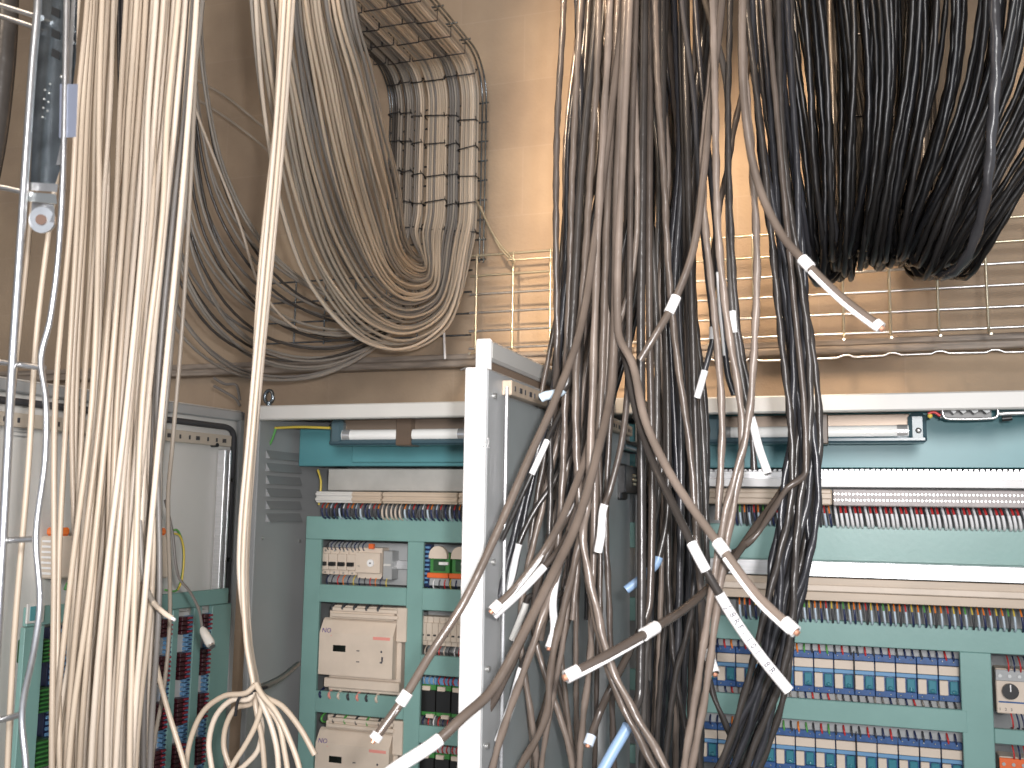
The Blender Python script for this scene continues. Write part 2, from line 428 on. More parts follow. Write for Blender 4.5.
for row, dy in ((0, 0), (1, 81.5)):
    zz = lambda y, dy=dy: Zp(890, y + dy, YRl)
    x0 = Xp(960, YRl, 680) - 13 * pit - pit
    lab = ['blue relay module with cream marker strip in the upper relay row', 'blue relay module with cream marker strip in the lower relay row'][row]
    grp = ['relays in the upper row of the right cabinet', 'relays in the lower row of the right cabinet'][row]
    protos = [make_relay(x0 + pit * j, zz, YRl, pit, lab, grp) for j in range(2)]
    for j in range(2, 14): copy_tree(protos[(j * 7) % 2 if j % 3 else 0], (pit * (j - ((j * 7) % 2 if j % 3 else 0)), 0, 0))
    for j in (4, 9):
        tag(MB().box(x0 + pit * j - .0012, x0 + pit * j + .0012, YRl - .02, YRl + .01, zz(692), zz(653), .0005).build('partition_plate', BLACKP),
            'thin black partition between blue relays, %s row, %s' % (('upper', 'lower')[row], 'nearer the black bundle' if j == 4 else 'nearer the right post'), 'partition')
    tag(MB().box(x0, Xp(960, YRl, 680), YRl + .04, YRl + .05, zz(682), zz(668), .001).build('mounting_rail', ALU), 'steel rail behind the %s row of blue relays' % ('upper', 'lower')[row], 'rail')
    wire_row(34, Xp(705, YRl), Xp(958, YRl), zz(648), zz(657.5), YRl - .006, lambda i: [NAVY, GASK, REDP, GASK, GRNW, NAVY, REDP, ORW][(i * 5 + i // 4) % 8],
             'short coloured wire entering the top of the %s relay row' % ('upper', 'lower')[row], 'wires above the %s relay row' % ('upper', 'lower')[row], .0023, .003)
    if row == 0:
        wire_row(34, Xp(705, YRl), Xp(958, YRl), zz(697), zz(705), YRl - .004, lambda i: [GREYC[0], GASK, REDP, GREYC[1], GASK, GREYC[0], NAVY][(i * 3 + i // 5) % 7],
             'short grey, black or red wire below the upper relay row', 'wires below the upper relay row', .0022, .004)
# grey slotted trunking behind relays (light)
for nm, a, b_ in (('above the upper relay row', 656, 645), ('between the two relay rows', 745, 698)):
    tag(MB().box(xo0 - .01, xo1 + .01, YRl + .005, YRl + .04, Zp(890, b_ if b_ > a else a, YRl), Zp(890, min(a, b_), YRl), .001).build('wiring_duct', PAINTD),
        'grey duct behind the wires ' + nm, 'wiring duct')
# rotary module right opening
YM = 2.33
def dial_module(dx, dy):
    zz = lambda y: Zp(1010, y + dy, YM)
    x0 = Xp(996, YM, 690) + dx; x1 = Xp(1028, YM, 690) + dx
    e = E('timer_module', ((x0 + x1) / 2, YM, zz(713)), 'pale grey timer module with round black dial right of the teal post' if dy == 0 else 'pale module at the bottom right corner with orange terminals', 'timer')
    MB().use(CREAM).box(x0, x1, YM, YM + .05, zz(714), zz(669), .002).use(BLUE).box(x0 + .004, x1 - .004, YM - .0015, YM, zz(703), zz(701.5)).build('housing', None, e)
    MB().box(x0, x1, YM - .004, YM, zz(681), zz(670), .001).build('terminal_cover', PAINTD if dy == 0 else ORANGE, e)
    mb = MB().use(BLACKP); cx = Xp(1010, YM, 692) + dx - .0; cz = zz(691)
    d_ = MB().cyl((cx, YM, cz), (cx, YM - .010, cz), .0155, 24).build('dial', BLACKP, e)
    MB().box(cx - .0012, cx + .0012, YM - .012, YM - .010, cz, cz + .014).build('pointer', WHITE, d_)
    mb = MB()
    for q in range(3): mb.cyl((x0 + .008 + q * .018, YM - .003, zz(676)), (x0 + .008 + q * .018, YM - .006, zz(676)), .0035, 10)
    mb.build('screw', SCREW, e)
    text('1   2   3', .008, (x0 + .004, YM - .0008, zz(711)), (1, 0, 0), (0, 0, 1), INK, e)
dial_module(0, 0)
YM2 = YM
e = dial_module(0, 88)
wire_row(6, Xp(998, YM), Xp(1030, YM), Zp(1010, 658, YM), Zp(1010, 671, YM), YM - .006, lambda i: NAVY if i % 2 else REDP, 'dark wire entering the top of the timer with the black dial', 'wires above the dial timer', .0017, .002)
wire_row(6, Xp(998, YM), Xp(1030, YM), Zp(1010, 712, YM), Zp(1010, 727, YM), YM - .006, lambda i: NAVY if i % 3 else REDP, 'dark wire leaving the bottom of the timer with the black dial', 'wires below the dial timer', .0017, .004)
wire_row(6, Xp(998, YM), Xp(1030, YM), Zp(1010, 743, YM), Zp(1010, 758, YM), YM - .006, lambda i: NAVY if i % 2 else REDP, 'dark wire above the orange terminals at the bottom right corner', 'wires above the bottom right module', .0017, .002)

# lamp fixtures
def lamp(xpa, xpb, yt, yb, Y, label, clip):
    xc = (xpa + xpb) / 2
    x0, x1 = Xp(xpa, Y, 430), Xp(xpb, Y, 430); z0, z1 = Zp(xc, yb, Y), Zp(xc, yt, Y); h = z1 - z0
    e = E('cabinet_lamp', ((x0 + x1) / 2, Y, z0), label, 'lamp')
    MB().use(mat('lamp_bracket_brown', (.20, .15, .11), .35, .3)).box(x0 + .03, x1 - .03, Y + .02, Y + .06, z0 + h * .45, z1, .002).build('reflector', None, e)
    MB().use(mat('lamp_shell_blue', (.04, .08, .10), .2)).box(x0, x1, Y, Y + .055, z0 - .004, z0 + h * .16, .004).build('lamp_housing', None, e)
    for xx0, xx1 in ((x0, x0 + .035), (x1 - .035, x1)):
        mb = MB().use(mat('lamp_endcap', (.07, .12, .14), .25)); out = []
        for k in range(9): a = math.pi + math.pi / 2 * k / 8; out.append((math.cos(a), math.sin(a)))
        mb.box(xx0, xx1, Y, Y + .055, z0 - .003, z1, .008).build('end_cap', None, e)
    zc = z0 + h * .34; r = h * .23
    cx = Xp(clip, Y, 430)
    MB().use(TUBE).tube([(x0 + .034, Y + .012, zc), (x1 - .034, Y + .012, zc)], r, 20).build('lamp_tube', None, e)
    for q in (x0 + .036, x1 - .056): MB().use(ALU).tube([(q, Y + .012, zc), (q + .02, Y + .012, zc)], r * 1.08, 20).build('tube_socket', None, e)
    mb = MB().use(mat('lamp_clip_brown', (.11, .075, .05), .4)); mb.box(cx - .02, cx + .02, Y - .004, Y + .05, z0 - .006, z1, .002); mb.build('tube_clip', None, e)
    MB().use(SCREW).ball((x1 - .016, Y - .001, z0 + h * .35), .006, .004, .006).build('screw', None, e)
lamp(704, 927, 414, 441, 2.16, 'glass tube lamp under the top rail of the right cabinet', 818)
lamp(329, 480, 418, 443, 2.16, 'glass tube lamp under the top rail of the left cabinet', 404)

# latch on right cabinet top rail
YL = 2.12
e = E('latch_bracket', (Xp(965, YL), YL, Zp(965, 420, YL)), 'grey toothed latch bracket under the top rail at far right', 'latch')
mb = MB().use(ALU)
z = lambda y, x=965: Zp(x, y, YL)
mb.tube(smooth([P(942, 409, YL), P(944, 417, YL), P(950, 419, YL), P(990, 418.5, YL), P(997, 416.5, YL), P(998, 409, YL)], 3), .0028, 6); mb.build('guide_wire', None, e)
mb = MB().use(PAINTD)
for k, (a, b_) in enumerate(((949, 957), (958, 967), (969, 979), (981, 991))):
    mb.prism([(Xp(a, YL, 405), z(404)), (Xp(b_, YL, 405), z(404)), (Xp(b_ - 1.5, YL, 405), z(412)), (Xp((a + b_) / 2, YL, 405), z(414)), (Xp(a + 1.5, YL, 405), z(411))], YL - .006, YL + .002)
mb.build('latch_teeth', None, e)
MB().box(Xp(944, YL), Xp(996, YL), YL + .01, YL + .03, z(417.5), z(409)).build('slot', BLACKP, e)
tag(MB().use(ALU).tube([P(999, 414, YL), P(1040, 412, YL)], .004, 8).tube([P(995, 407, YL), P(1040, 406, YL)], .003, 8).use(BLACKP).tube([P(1002, 419, YL), P(1012, 418, YL)], .005, 8).build('locking_rod'), 'bright steel locking rods right of the toothed latch', 'locking rod')
tag(MB().use(REDP).tube(smooth([P(928, 414, YL), P(934, 412, YL), P(940, 416, YL)], 3), .003, 6).use(YELW).ball(P(930, 416, YL), .005).build('wire_stub'), 'small red and yellow wire stub between lamp and toothed latch', 'wire')

# ---- left cabinet contents
def zl(y, x=385, Y=YC): return Zp(x, y, Y)
teL = E('cover_frame', (Xp(385, YC), YC, 0), 'teal cover frame with openings inside the left cabinet', 'cover frame')
xa2 = Xp(303, YC, 600); xb2 = XL1 - .03
MB().use(TEALD).box(Xp(303, YC, 450), xb2, YC - .02, YC + .02, zl(466.5), zl(428), .002).build('top_beam', None, teL)
MB().use(TEALD).box(Xp(357, YC, 450), xb2, YC - .028, YC - .02, zl(463), zl(446), .002).build('beam_lip', None, teL)
X_ = lambda px: Xp(px, YC, 600)
bar(teL, xa2, xb2, zl(541), zl(517.5))
bar(teL, X_(303), X_(319), zl(1000), zl(541), 'upright')
bar(teL, X_(406), X_(422), zl(1000), zl(541), 'upright')
bar(teL, X_(319), X_(406), zl(605), zl(587), )
bar(teL, X_(422), xb2, zl(611, 440), zl(589, 440))
bar(teL, X_(422), xb2, zl(676, 440), zl(656, 440))
bar(teL, X_(319), X_(406), zl(716, 360), zl(694, 360))
bar(teL, X_(422), xb2, zl(745, 440), zl(727, 440))
bar(teL, X_(319), X_(406), zl(1000), zl(830))
bar(teL, X_(422), xb2, zl(1000), zl(800))
tag(MB().box(X_(300), xb2, YB - .02, YB - .01, .2, zl(420), .001).build('mounting_plate', PAINTD), 'grey mounting plate at the back of the left cabinet', 'mounting plate')
tag(MB().box(Xp(318, YD, 480), xb2, YD + .05, YD + .1, Zp(390, 491, YD + .05), Zp(390, 469, YD + .05), .002).build('wiring_duct', mat('duct_grey', (.42, .41, .38), .45, noise=.1)), 'pale grey duct above the tan strip in the left cabinet', 'wiring duct')
e = E('terminal_rail', (Xp(390, YT, 500), YT, Zp(390, 503, YT)), 'tan and grey ribbed terminal rail above coloured wires in the left cabinet', 'terminal rail')
for a, b_, ma in ((316, 352, PAINT), (352, 381, TAN), (383, 457, TAN), (459, 480, TAN)):
    MB().use(ma).box(Xp(a, YT, 500), Xp(b_, YT, 500), YT, YT + .04, Zp(390, 503.5, YT), Zp(390, 492, YT), .001).box(Xp(a, YT, 500), Xp(b_, YT, 500), YT - .005, YT, Zp(390, 501.5, YT), Zp(390, 498.5, YT), .001).box(Xp(a, YT, 500), Xp(b_, YT, 500), YT - .004, YT, Zp(390, 496.5, YT), Zp(390, 493.5, YT), .001).build('rail_segment', None, e)
wire_row(36, Xp(320, YWr, 510), Xp(480, YWr, 510), Zp(390, 503, YWr), Zp(390, 518, YWr), YWr,
         lambda i: (NAVY, NAVY, GASK, NAVY, BWHITE)[i % 5] if not 14 <= i <= 18 else CREAM, 'navy, cream or red topped wire in the fringe of the left cabinet', 'wires in the fringe of the left cabinet', .0019, .003,
         two=lambda i: (REDP, WWIRE, NAVY, REDP, BWHITE, ORW)[(i * 5) % 6] if not 14 <= i <= 18 else CREAM)
def zM(y, x): return Zp(x, y, YM)
def xM(px, y=600): return Xp(px, YM, y)
def slot_row(xa_, xb_, y0, y1, xr, label):         # slotted trunking in dark openings
    mb = MB().use(PAINTD).box(xM(xa_), xM(xb_), YM + .04, YM + .07, zM(y1, xr), zM(y0, xr), .001)
    tag(mb.build('wiring_duct'), label, 'wiring duct')
slot_row(319, 406, 543, 585, 362, 'grey duct behind the circuit breakers in the left cabinet')
slot_row(422, 485, 545, 587, 450, 'grey duct behind the contactors in the left cabinet')
# circuit breakers
zz = lambda y: zM(y, 348)
pitch = xM(331, 560) - xM(322, 560)
root = None
for j in range(4):
    x = xM(321.5, 560) + j * pitch; w = pitch * .95
    if j == 0:
        root = E('circuit_breaker', (x, YM, zz(575)), 'cream circuit breaker with black toggle left of the timer dial, left cabinet', 'circuit breaker', 'cream circuit breakers left of the timer dial')
        MB().use(CREAM).box(x, x + w, YM, YM + .04, zz(575), zz(548), .001).box(x, x + w, YM - .010, YM, zz(570), zz(554), .001).build('breaker_body', None, root)
        MB().box(x + w * .15, x + w * .85, YM - .020, YM - .008, zz(566), zz(562), .001).build('toggle', BLACKP, root)
        mb = MB(); mb.cyl((x + w / 2, YM, zz(551)), (x + w / 2, YM - .002, zz(551)), .0025, 8); mb.cyl((x + w / 2, YM, zz(573)), (x + w / 2, YM - .002, zz(573)), .0025, 8); mb.build('screw', SCREW, root)
    else: copy_tree(root, (pitch * j, 0, 0))
x0, x1 = xM(321.5, 560) + 4 * pitch, xM(382, 560)
e = E('timer_switch', ((x0 + x1) / 2, YM, zz(580)), 'cream timer switch with round dial right of the circuit breakers', 'timer')
MB().use(CREAM).box(x0, x1, YM, YM + .04, zz(578), zz(547), .001).box(x0, x1, YM - .012, YM, zz(572), zz(552), .001).build('housing', None, e)
cx = xM(373, 562); MB().use(WHITE).tube([(cx, YM - .012, zz(562)), (cx, YM - .016, zz(562))], .0095, 20).use(GASK).tube([(cx, YM - .016, zz(562)), (cx, YM - .018, zz(562))], .002, 10).build('dial', None, e)
MB().box(xM(370, 550), xM(375, 550), YM - .01, YM, zz(548), zz(543), .001).build('orange_button', ORANGE, e)
text('12', .006, (x0 + .006, YM - .0125, zz(566)), (1, 0, 0), (0, 0, 1), INK, e)
e = E('blank_module', (xM(388, 560), YM, zz(580)), 'grey blank module right of the timer with the dial', 'module')
MB().box(xM(383, 560), xM(392, 560), YM, YM + .04, zM(580, 388), zM(551, 388), .002).build('housing', PAINTD, e); MB().box(xM(384, 560), xM(391, 560), YM - .002, YM, zM(566, 388), zM(564, 388)).build('groove_strip', PAINT, e)
tag(MB().use(ALU).box(xM(391, 560), xM(405, 560), YM + .03, YM + .038, zM(570, 398), zM(561, 398), .001).build('mounting_rail'), 'empty steel rail piece right of the blank grey module', 'rail')
wire_row(10, xM(326, 560), xM(365, 560), zz(542), zz(550), YM - .003, lambda i: NAVY if i % 2 else GASK, 'dark wire entering the top of the cream breakers', 'wires above the cream breakers', .0015, .001)
wire_row(12, xM(326, 560), xM(390, 560), zz(575), zz(586), YM - .003, lambda i: (NAVY, GASK, REDP, ORW, NAVY, YELW)[i % 6], 'coloured wire below the cream breakers and timer', 'wires below the cream breakers', .0015, .002)
# contactors
zz = lambda y: zM(y, 445)
for j in range(3):
    x = xM(430 + j * 22, 565); w = xM(449.5, 565) - xM(430, 565)
    if j == 0:
        root = E('contactor', (x, YM, zz(584)), 'green contactor with half round cream cap and orange strip behind the white door edge', 'contactor', 'green contactors in the left cabinet')
        MB().use(GREEN).box(x, x + w, YM, YM + .05, zz(578), zz(553), .001).use(DGREEN).box(x + w * .2, x + w * .8, YM - .004, YM, zz(571), zz(560), .001).build('contactor_body', None, root)
        out = [(x + w * .04, zz(558.5))] + [(x + w / 2 + w * .46 * math.cos(math.pi - math.pi * k / 12), zz(556) + (zz(546) - zz(556)) * math.sin(math.pi * k / 12)) for k in range(13)] + [(x + w * .96, zz(558.5))]
        MB().use(CREAM).prism(out, YM - .014, YM).build('cream_cap', None, root)
        MB().box(x - w * .05, x + w * 1.02, YM - .012, YM, zz(578), zz(573), .001).build('orange_strip', ORANGE, root)
        MB().box(x + w * .5, x + w * .98, YM - .008, YM, zz(565), zz(562), .001).build('marker_tag', WHITE, root)
        MB().box(x, x + w, YM - .003, YM + .04, zz(586), zz(578), .001).build('terminal_block', PAINTD, root)
    else: copy_tree(root, ((xM(452, 565) - xM(430, 565)) * j, 0, 0))
wire_row(10, xM(427, 565), xM(482, 565), zz(578), zz(589), YM - .006, lambda i: (NAVY, WWIRE, GASK, REDP, YELW)[i % 5], 'coloured wire below the green contactors', 'wires below the green contactors', .0017, .002)
# slotted duct left of contactors
mb = MB().use(NAVY).box(xM(423, 565), xM(429, 565), YM + .01, YM + .03, zz(588), zz(545), .001).use(LBLUE)
for k in range(9): mb.box(xM(423.5, 565), xM(428.5, 565), YM + .004, YM + .01, zz(549 + k * 4.4), zz(547 + k * 4.4))
tag(mb.build('terminal_strip'), 'narrow dark blue slotted strip left of the green contactors', 'terminal strip')
# cream breaker row in right-hand opening 2
zz = lambda y: zM(y, 440)
slot_row(422, 485, 612, 655, 440, 'grey duct behind the cream breakers behind the white door edge')
pitch = xM(427.5, 630) - xM(421.5, 630)
for j in range(8):
    x = xM(421.5, 630) + j * pitch; w = pitch * .94
    if j == 0:
        root = E('circuit_breaker', (x, YM, zz(648)), 'narrow cream breaker in the row below the green contactors', 'circuit breaker', 'narrow cream breakers below the green contactors')
        MB().use(CREAM).box(x, x + w, YM, YM + .04, zz(646), zz(617), .0008).box(x, x + w, YM - .008, YM, zz(641), zz(623), .0008).build('breaker_body', None, root)
        MB().box(x + w * .25, x + w * .7, YM - .011, YM - .007, zz(636), zz(634.5), .0003).build('toggle', BLACKP, root)
    else: copy_tree(root, (pitch * j, 0, 0))
wire_row(12, xM(424, 630), xM(482, 630), zz(646), zz(656), YM - .004, lambda i: (CREAM, GASK, WWIRE, REDP)[i % 4], 'cream, black or red wire below the narrow cream breakers', 'wires below the narrow cream breakers', .0017, .002)
# black/green relays
for row, y0 in ((0, 0), (1, 68)):
    zz = lambda y, y0=y0: zM(y + y0, 437)
    pitch = xM(436.5, 700) - xM(421.5, 700)
    for j in range(4):
        x = xM(422, 700) + j * pitch; w = pitch * .93
        if j == 0:
            root = E('interface_relay', (x, YM, zz(720)), 'black relay with green edges and cream tab, %s' % ('fully visible row above the lower teal bar' if row == 0 else 'bottom row cut by the picture edge'), 'relay', 'black and green relays, %s' % ('upper row', 'bottom row')[row])
            MB().use(BLACKP).box(x, x + w, YM - .006, YM + .04, zz(712), zz(690), .001).build('relay_body', None, root)
            MB().use(GREEN).box(x, x + w, YM - .003, YM + .03, zz(691), zz(685), .001).build('green_shell', None, root); MB().use(GREEN).box(x, x + w, YM - .003, YM + .03, zz(716), zz(711), .001).build('green_shell', None, root)
            MB().box(x + w * .1, x + w * .65, YM - .010, YM - .002, zz(690.5), zz(686), .001).build('cream_tab', CREAM, root)
            MB().box(x + w * .4, x + w * .95, YM - .010, YM - .002, zz(718), zz(714), .001).build('lower_tab', CREAM, root)
            MB().box(x, x + w, YM, YM + .03, zz(685), zz(678), .001).build('terminal_block', LBLUE if row == 0 else PAINTD, root)
        else: copy_tree(root, (pitch * j, 0, 0))
    wire_row(12, xM(424, 630), xM(482, 630), zz(676), zz(684), YM - .004, lambda i: (PAINTD, REDP, REDP, GASK)[i // 3 % 4], 'short wire above the %s black and green relays' % ('upper', 'bottom')[row], 'wires above the %s black relays' % ('upper', 'bottom')[row], .0017, .001)
    wire_row(12, xM(424, 630), xM(482, 630), zz(717), zz(727), YM - .004, lambda i: (NAVY, REDP, WWIRE, REDP)[i % 4], 'short wire below the %s black and green relays' % ('upper', 'bottom')[row], 'wires below the %s black relays' % ('upper', 'bottom')[row], .0017, .002)
# power supplies
def psu(dy, dx, label):
    YP = 2.29
    zz = lambda y: Zp(358, y + dy, YP)
    xx = lambda p: Xp(p + dx, YP, 640 + dy)
    e = E('power_supply', (xx(358), YP, zz(693)), label, 'power supply')
    MB().use(CREAM).box(xx(326), xx(398), YP + .02, YP + .07, zz(694), zz(607), .002).box(xx(327), xx(392), YP + .008, YP + .02, zz(620), zz(612), .002).build('housing', None, e)
    prof = [(.0, 622), (-.022, 634), (-.022, 677), (.0, 681)]
    mb = MB().use(CREAM); x0 = xx(320.5); x1 = xx(394)
    yz = [(YP + .02, zz(620)), (YP + .012, zz(622)), (YP - .006, zz(634)), (YP - .006, zz(676.5)), (YP + .02, zz(678))]
    n = len(yz); mb.add([(x0, a, b) for a, b in yz] + [(x1, a, b) for a, b in yz], [list(range(n)), list(range(2 * n - 1, n - 1, -1))] + [[i, (i + 1) % n, (i + 1) % n + n, i + n] for i in range(n)])
    mb.build('front_cover', None, e)
    MB().use(CREAM).box(xx(324), xx(399), YP + .006, YP + .02, zz(690), zz(680.5), .002).build('lower_ledge', None, e)
    MB().use(CREAM).box(xx(330), xx(397), YP - .002, YP + .02, zz(618), zz(614), .002).box(xx(330), xx(397), YP + .004, YP + .02, zz(612.5), zz(608.5), .002).build('upper_ledge', None, e)
    MB().box(xx(334.5), xx(347), YP - .0075, YP - .005, zz(652.5), zz(646), .0005).build('display', LCD, e)
    MB().box(xx(374), xx(391), YP - .0065, YP - .003, zz(638.5), zz(635.5), .0002).build('red_badge', PINKP, e)
    mb = MB().use(CREAM).box(xx(395), xx(405), YP + .004, YP + .05, zz(640), zz(606), .002); mb.build('side_terminal', None, e)
    mb = MB().use(INK).box(xx(382), xx(383.5), YP - .0065, YP - .004, zz(651), zz(649)).box(xx(383), xx(384.5), YP - .0065, YP - .004, zz(660), zz(655)).box(xx(381.5), xx(384), YP - .0065, YP - .004, zz(661.5), zz(660)).box(xx(358), xx(361), YP - .0062, YP - .004, zz(651), zz(650)).box(xx(358), xx(361), YP - .0062, YP - .004, zz(662), zz(661))
    mb.build('printed_marks', None, e)
    text('NO', .0165, (xx(322.5), YP - .0062, zz(634)), (1, 0, 0), (0, .4, 1), PURP, e)
    text('2', .010, (xx(331.5), YP - .0068, zz(637)), (1, 0, 0), (0, .4, 1), PINKP, e)
psu(0, 0, 'cream power supply with small black display and red badge, upper of two')
psu(112, -4, 'cream power supply lower of two, purple lettering at its upper left')
wire_row(5, Xp(336, YM), Xp(392, YM), zM(604, 358), zM(610, 358), YM - .03, lambda i: GASK, 'thick black wire over the upper cream power supply', 'black wires above the upper power supply', .004, .003)
wire_row(7, Xp(328, YM), Xp(392, YM), zM(691, 358), zM(698, 358), YM - .03, lambda i: (NAVY, PINKP, CREAM, GASK, PINKP, GASK, CREAM)[i], 'coloured wire stub below the upper cream power supply', 'wire stubs below the upper power supply', .0035, .003)
wire_row(6, Xp(330, YM), Xp(396, YM), zM(715, 358), zM(722, 358), YM - .03, lambda i: GASK if i % 2 else GRNW, 'dark wire over the lower cream power supply', 'dark wires above the lower power supply', .003, .003)
# side wall details of the left cabinet
XS = XL0 + .016
def sidebox(mb, pxa, pya, pxb, pyb, t=.004, back=0):
    a = PX(pxa, pya, XS); b = PX(pxb, pyb, XS)
    mb.box(XS - back, XS + t, a.y, b.y, a.z, b.z, .001); return mb
e = E('louvre_vent', PX(282, 520, XS), 'grey louvre vent of six slats on the left cabinet side wall', 'vent')
for k in range(6):
    y0 = 450 + k * 12.3
    a = PX(266, y0, XS); b = PX(300, y0 + 3.5, XS)
    mb = MB().use(mat('louvre_shaded_grey', (.27, .28, .28), .4))  # shade on the slats is put into this darker grey
    ya, yb = sorted((a.y, b.y)); zt = (a.z + b.z) / 2; hh = .021
    mb.add([(XS, ya, zt), (XS, yb, zt), (XS, yb, zt - hh), (XS, ya, zt - hh), (XS + .010, ya + .004, zt - hh), (XS + .010, yb - .004, zt - hh)],
           [(0, 1, 5, 4), (0, 4, 3), (1, 2, 5), (4, 5, 2, 3)])
    mb.build('louvre_slat', None, e)
mb = MB().use(SCREW)
for px, py in ((262, 538), (299, 541), (268, 521)):
    p = PX(px, py, XS); mb.cyl((XS, p.y, p.z), (XS + .004, p.y, p.z), .004, 8)
mb.build('screw', None, e)
tag(MB().use(YELW).tube(smooth([P(275, 428, 2.17), P(300, 427, 2.17), P(330, 428, 2.17)], 4), .0035, 6).use(GRNW).tube(smooth([P(276, 428, 2.17), P(272, 440, 2.17), P(266, 452, 2.17), P(262, 466, 2.16)], 4), .003, 6).build('earth_wire'), 'yellow and green earth wire under the left cabinet top rail', 'wire')
tag(MB().use(YELW).tube(smooth([P(318, 470, 2.28), P(321, 482, 2.27), P(319, 505, 2.27)], 4), .0028, 6).build('earth_wire'), 'yellow wire hanging beside the tan strip in the left cabinet', 'wire')
# eyebolt on left cabinet
e = E('lifting_eye', P(269, 404, 2.16), 'dark lifting eye bolt on top of the left cabinet', 'eye bolt')
mb = MB(); c = P(269, 397, 2.16); mb.tube([c + Vector((math.cos(a) * .012, 0, math.sin(a) * .016)) for a in [2 * math.pi * k / 16 for k in range(16)]], .005, 8, closed=True); mb.build('ring', DSTEEL, e)
MB().cyl(P(269, 408, 2.16), P(269, 402, 2.16), .008, 10).build('shank', DSTEEL, e)

# ------------------------------------------------------------------ middle doors (open, seen on edge)
XA = Xp(631, YF)                # right face plane of door A
def dA(px, py): p = PX(px, py, XA); return p.y, p.z
yA0, zA0 = dA(487, 367)          # front top corner
zAt = zA0
def dbox(mb, px0, py0, px1, py1, t, back=0):
    a = dA(px0, py0); b = dA(px1, py1); mb.box(XA - back, XA + t, a[0], b[0], a[1], b[1], .001); return mb
thA = Xp(487, yA0, 500) - Xp(465, yA0, 500)
eA = MB().use(PAINTD).box(XA - thA, XA, yA0 + .004, YF - .01, .1, zAt, .003).build('door', None, cabR, label='open grey door with front edge whitened by flash')
MB().use(PAINTW).box(XA - thA - .0006, XA - .001, yA0, yA0 + .006, .1, zAt + .0005, .002).build('front_edge', None, eA)
# perforated strip
ya = dA(502, 384)[0]; z1 = zAt - .010; z0 = z1 - .020
MB().use(TAN).box(XA, XA + .014, ya, YF - .05, z0, z1, .001).build('perforated_strip', None, eA)
mb = MB().use(GASK); k = 0; y = ya + .012
while y < YF - .06:
    mb.box(XA + .0135, XA + .0148, y, y + (.010 if k % 2 else .004), z0 + .006, z0 + .013); y += .022; k += 1
o = mb.build('perforation', None, eA); o['kind'] = 'stuff'
MB().use(mat('door_inner_panel', (.30, .33, .33), .35, noise=.04)).box(XA, XA + .003, ya + .012, YF - .05, .2, z0 - .002, .001).build('inner_panel', None, eA)
yr = dA(499.5, 500)[0]
MB().use(ALU).tube([(XA + .008, yr, .3), (XA + .008, yr, z0 + .01)], .0028, 8).build('lock_rod', None, eA)
for px, py in ((493.5, 396), (487, 669), (486, 746), (492.5, 562)):
    yy, z_ = dA(px, py); MB().use(SCREW).cyl((XA, yy, z_), (XA + .004, yy, z_), .004, 10).build('rivet', None, eA)
yy, z_ = dA(482, 447); text('3-2', .020, (XA + .0005, yy, z_), (0, 1, 0), (0, 0, 1), WHITE, eA, 'stencil_mark')
# latch & gland on door A near hinge
yy0, zz0 = dA(616, 493); yy1, zz1 = dA(642, 470)
MB().use(BLACKP).box(XA, XA + .02, yy0, yy1, zz0, zz1, .002).build('lock_case', None, eA)
yyc, zzc = dA(624, 480)
mb = MB().use(BRASSY)
for a in range(6):
    mb.ball((XA + .021, yyc + .010 * math.cos(a * 1.05), zzc + .010 * math.sin(a * 1.05)), .0035)
mb.build('lock_contact', None, eA)
MB().use(BLACKP).box(XA, XA + .012, dA(616, 500)[0], dA(622, 500)[0], dA(620, 500)[1], dA(620, 464)[1], .003).build('lock_flange', None, eA)
mb = MB().use(PAINTD); pts = [(XA + .02, *dA(628, 415)), (XA + .03, *dA(632, 428)), (XA + .03, *dA(634, 440)), (XA + .02, *dA(626, 448)), (XA + .005, *dA(618, 445))]
tag(MB().use(DSTEEL).tube(smooth([Vector(p) for p in pts], 5), .013, 12).build('conduit_elbow'), 'dark grey curved conduit elbow at the top of the dark gap', 'conduit')
tag(MB().use(PAINTD).tube(smooth([P(598, 560, 1.75), P(600, 640, 1.76), P(597, 800, 1.78)], 4), .014, 12).build('conduit'), 'smooth grey vertical conduit on the middle door face', 'conduit')
# door B behind A
XBd = XA - thA - .004
yB0 = PX(491, 338, XBd - 0.0).y
zB = PX(491, 339, XBd).z
thB = .020
eB = MB().use(PAINT).box(XBd - thB, XBd - .006, yB0 + .006, YF - .005, .1, zB - .07).build('door', None, cabL, label='taller pale door behind the white edged one')
MB().use(PAINT).box(XBd - thB, XBd, yB0 + .004, YF - .005, zB - .030, zB, .004).build('top_edge', None, eB)
MB().use(mat('door_brown_reveal', (.26, .19, .14), .4)).box(XBd - thB, XBd - .006, yB0 + .004, YF - .005, zB - .07, zB - .030, .001).build('reveal', None, eB)
MB().use(PAINTW).box(XBd - thB - .003, XBd + .0005, yB0 - .002, yB0 + .006, .1, zB + .001, .003).build('front_edge', None, eB)

# ------------------------------------------------------------------ left open door with terminals
hinge = P(243, 411, YF); ztL = hinge.z
a_ = None
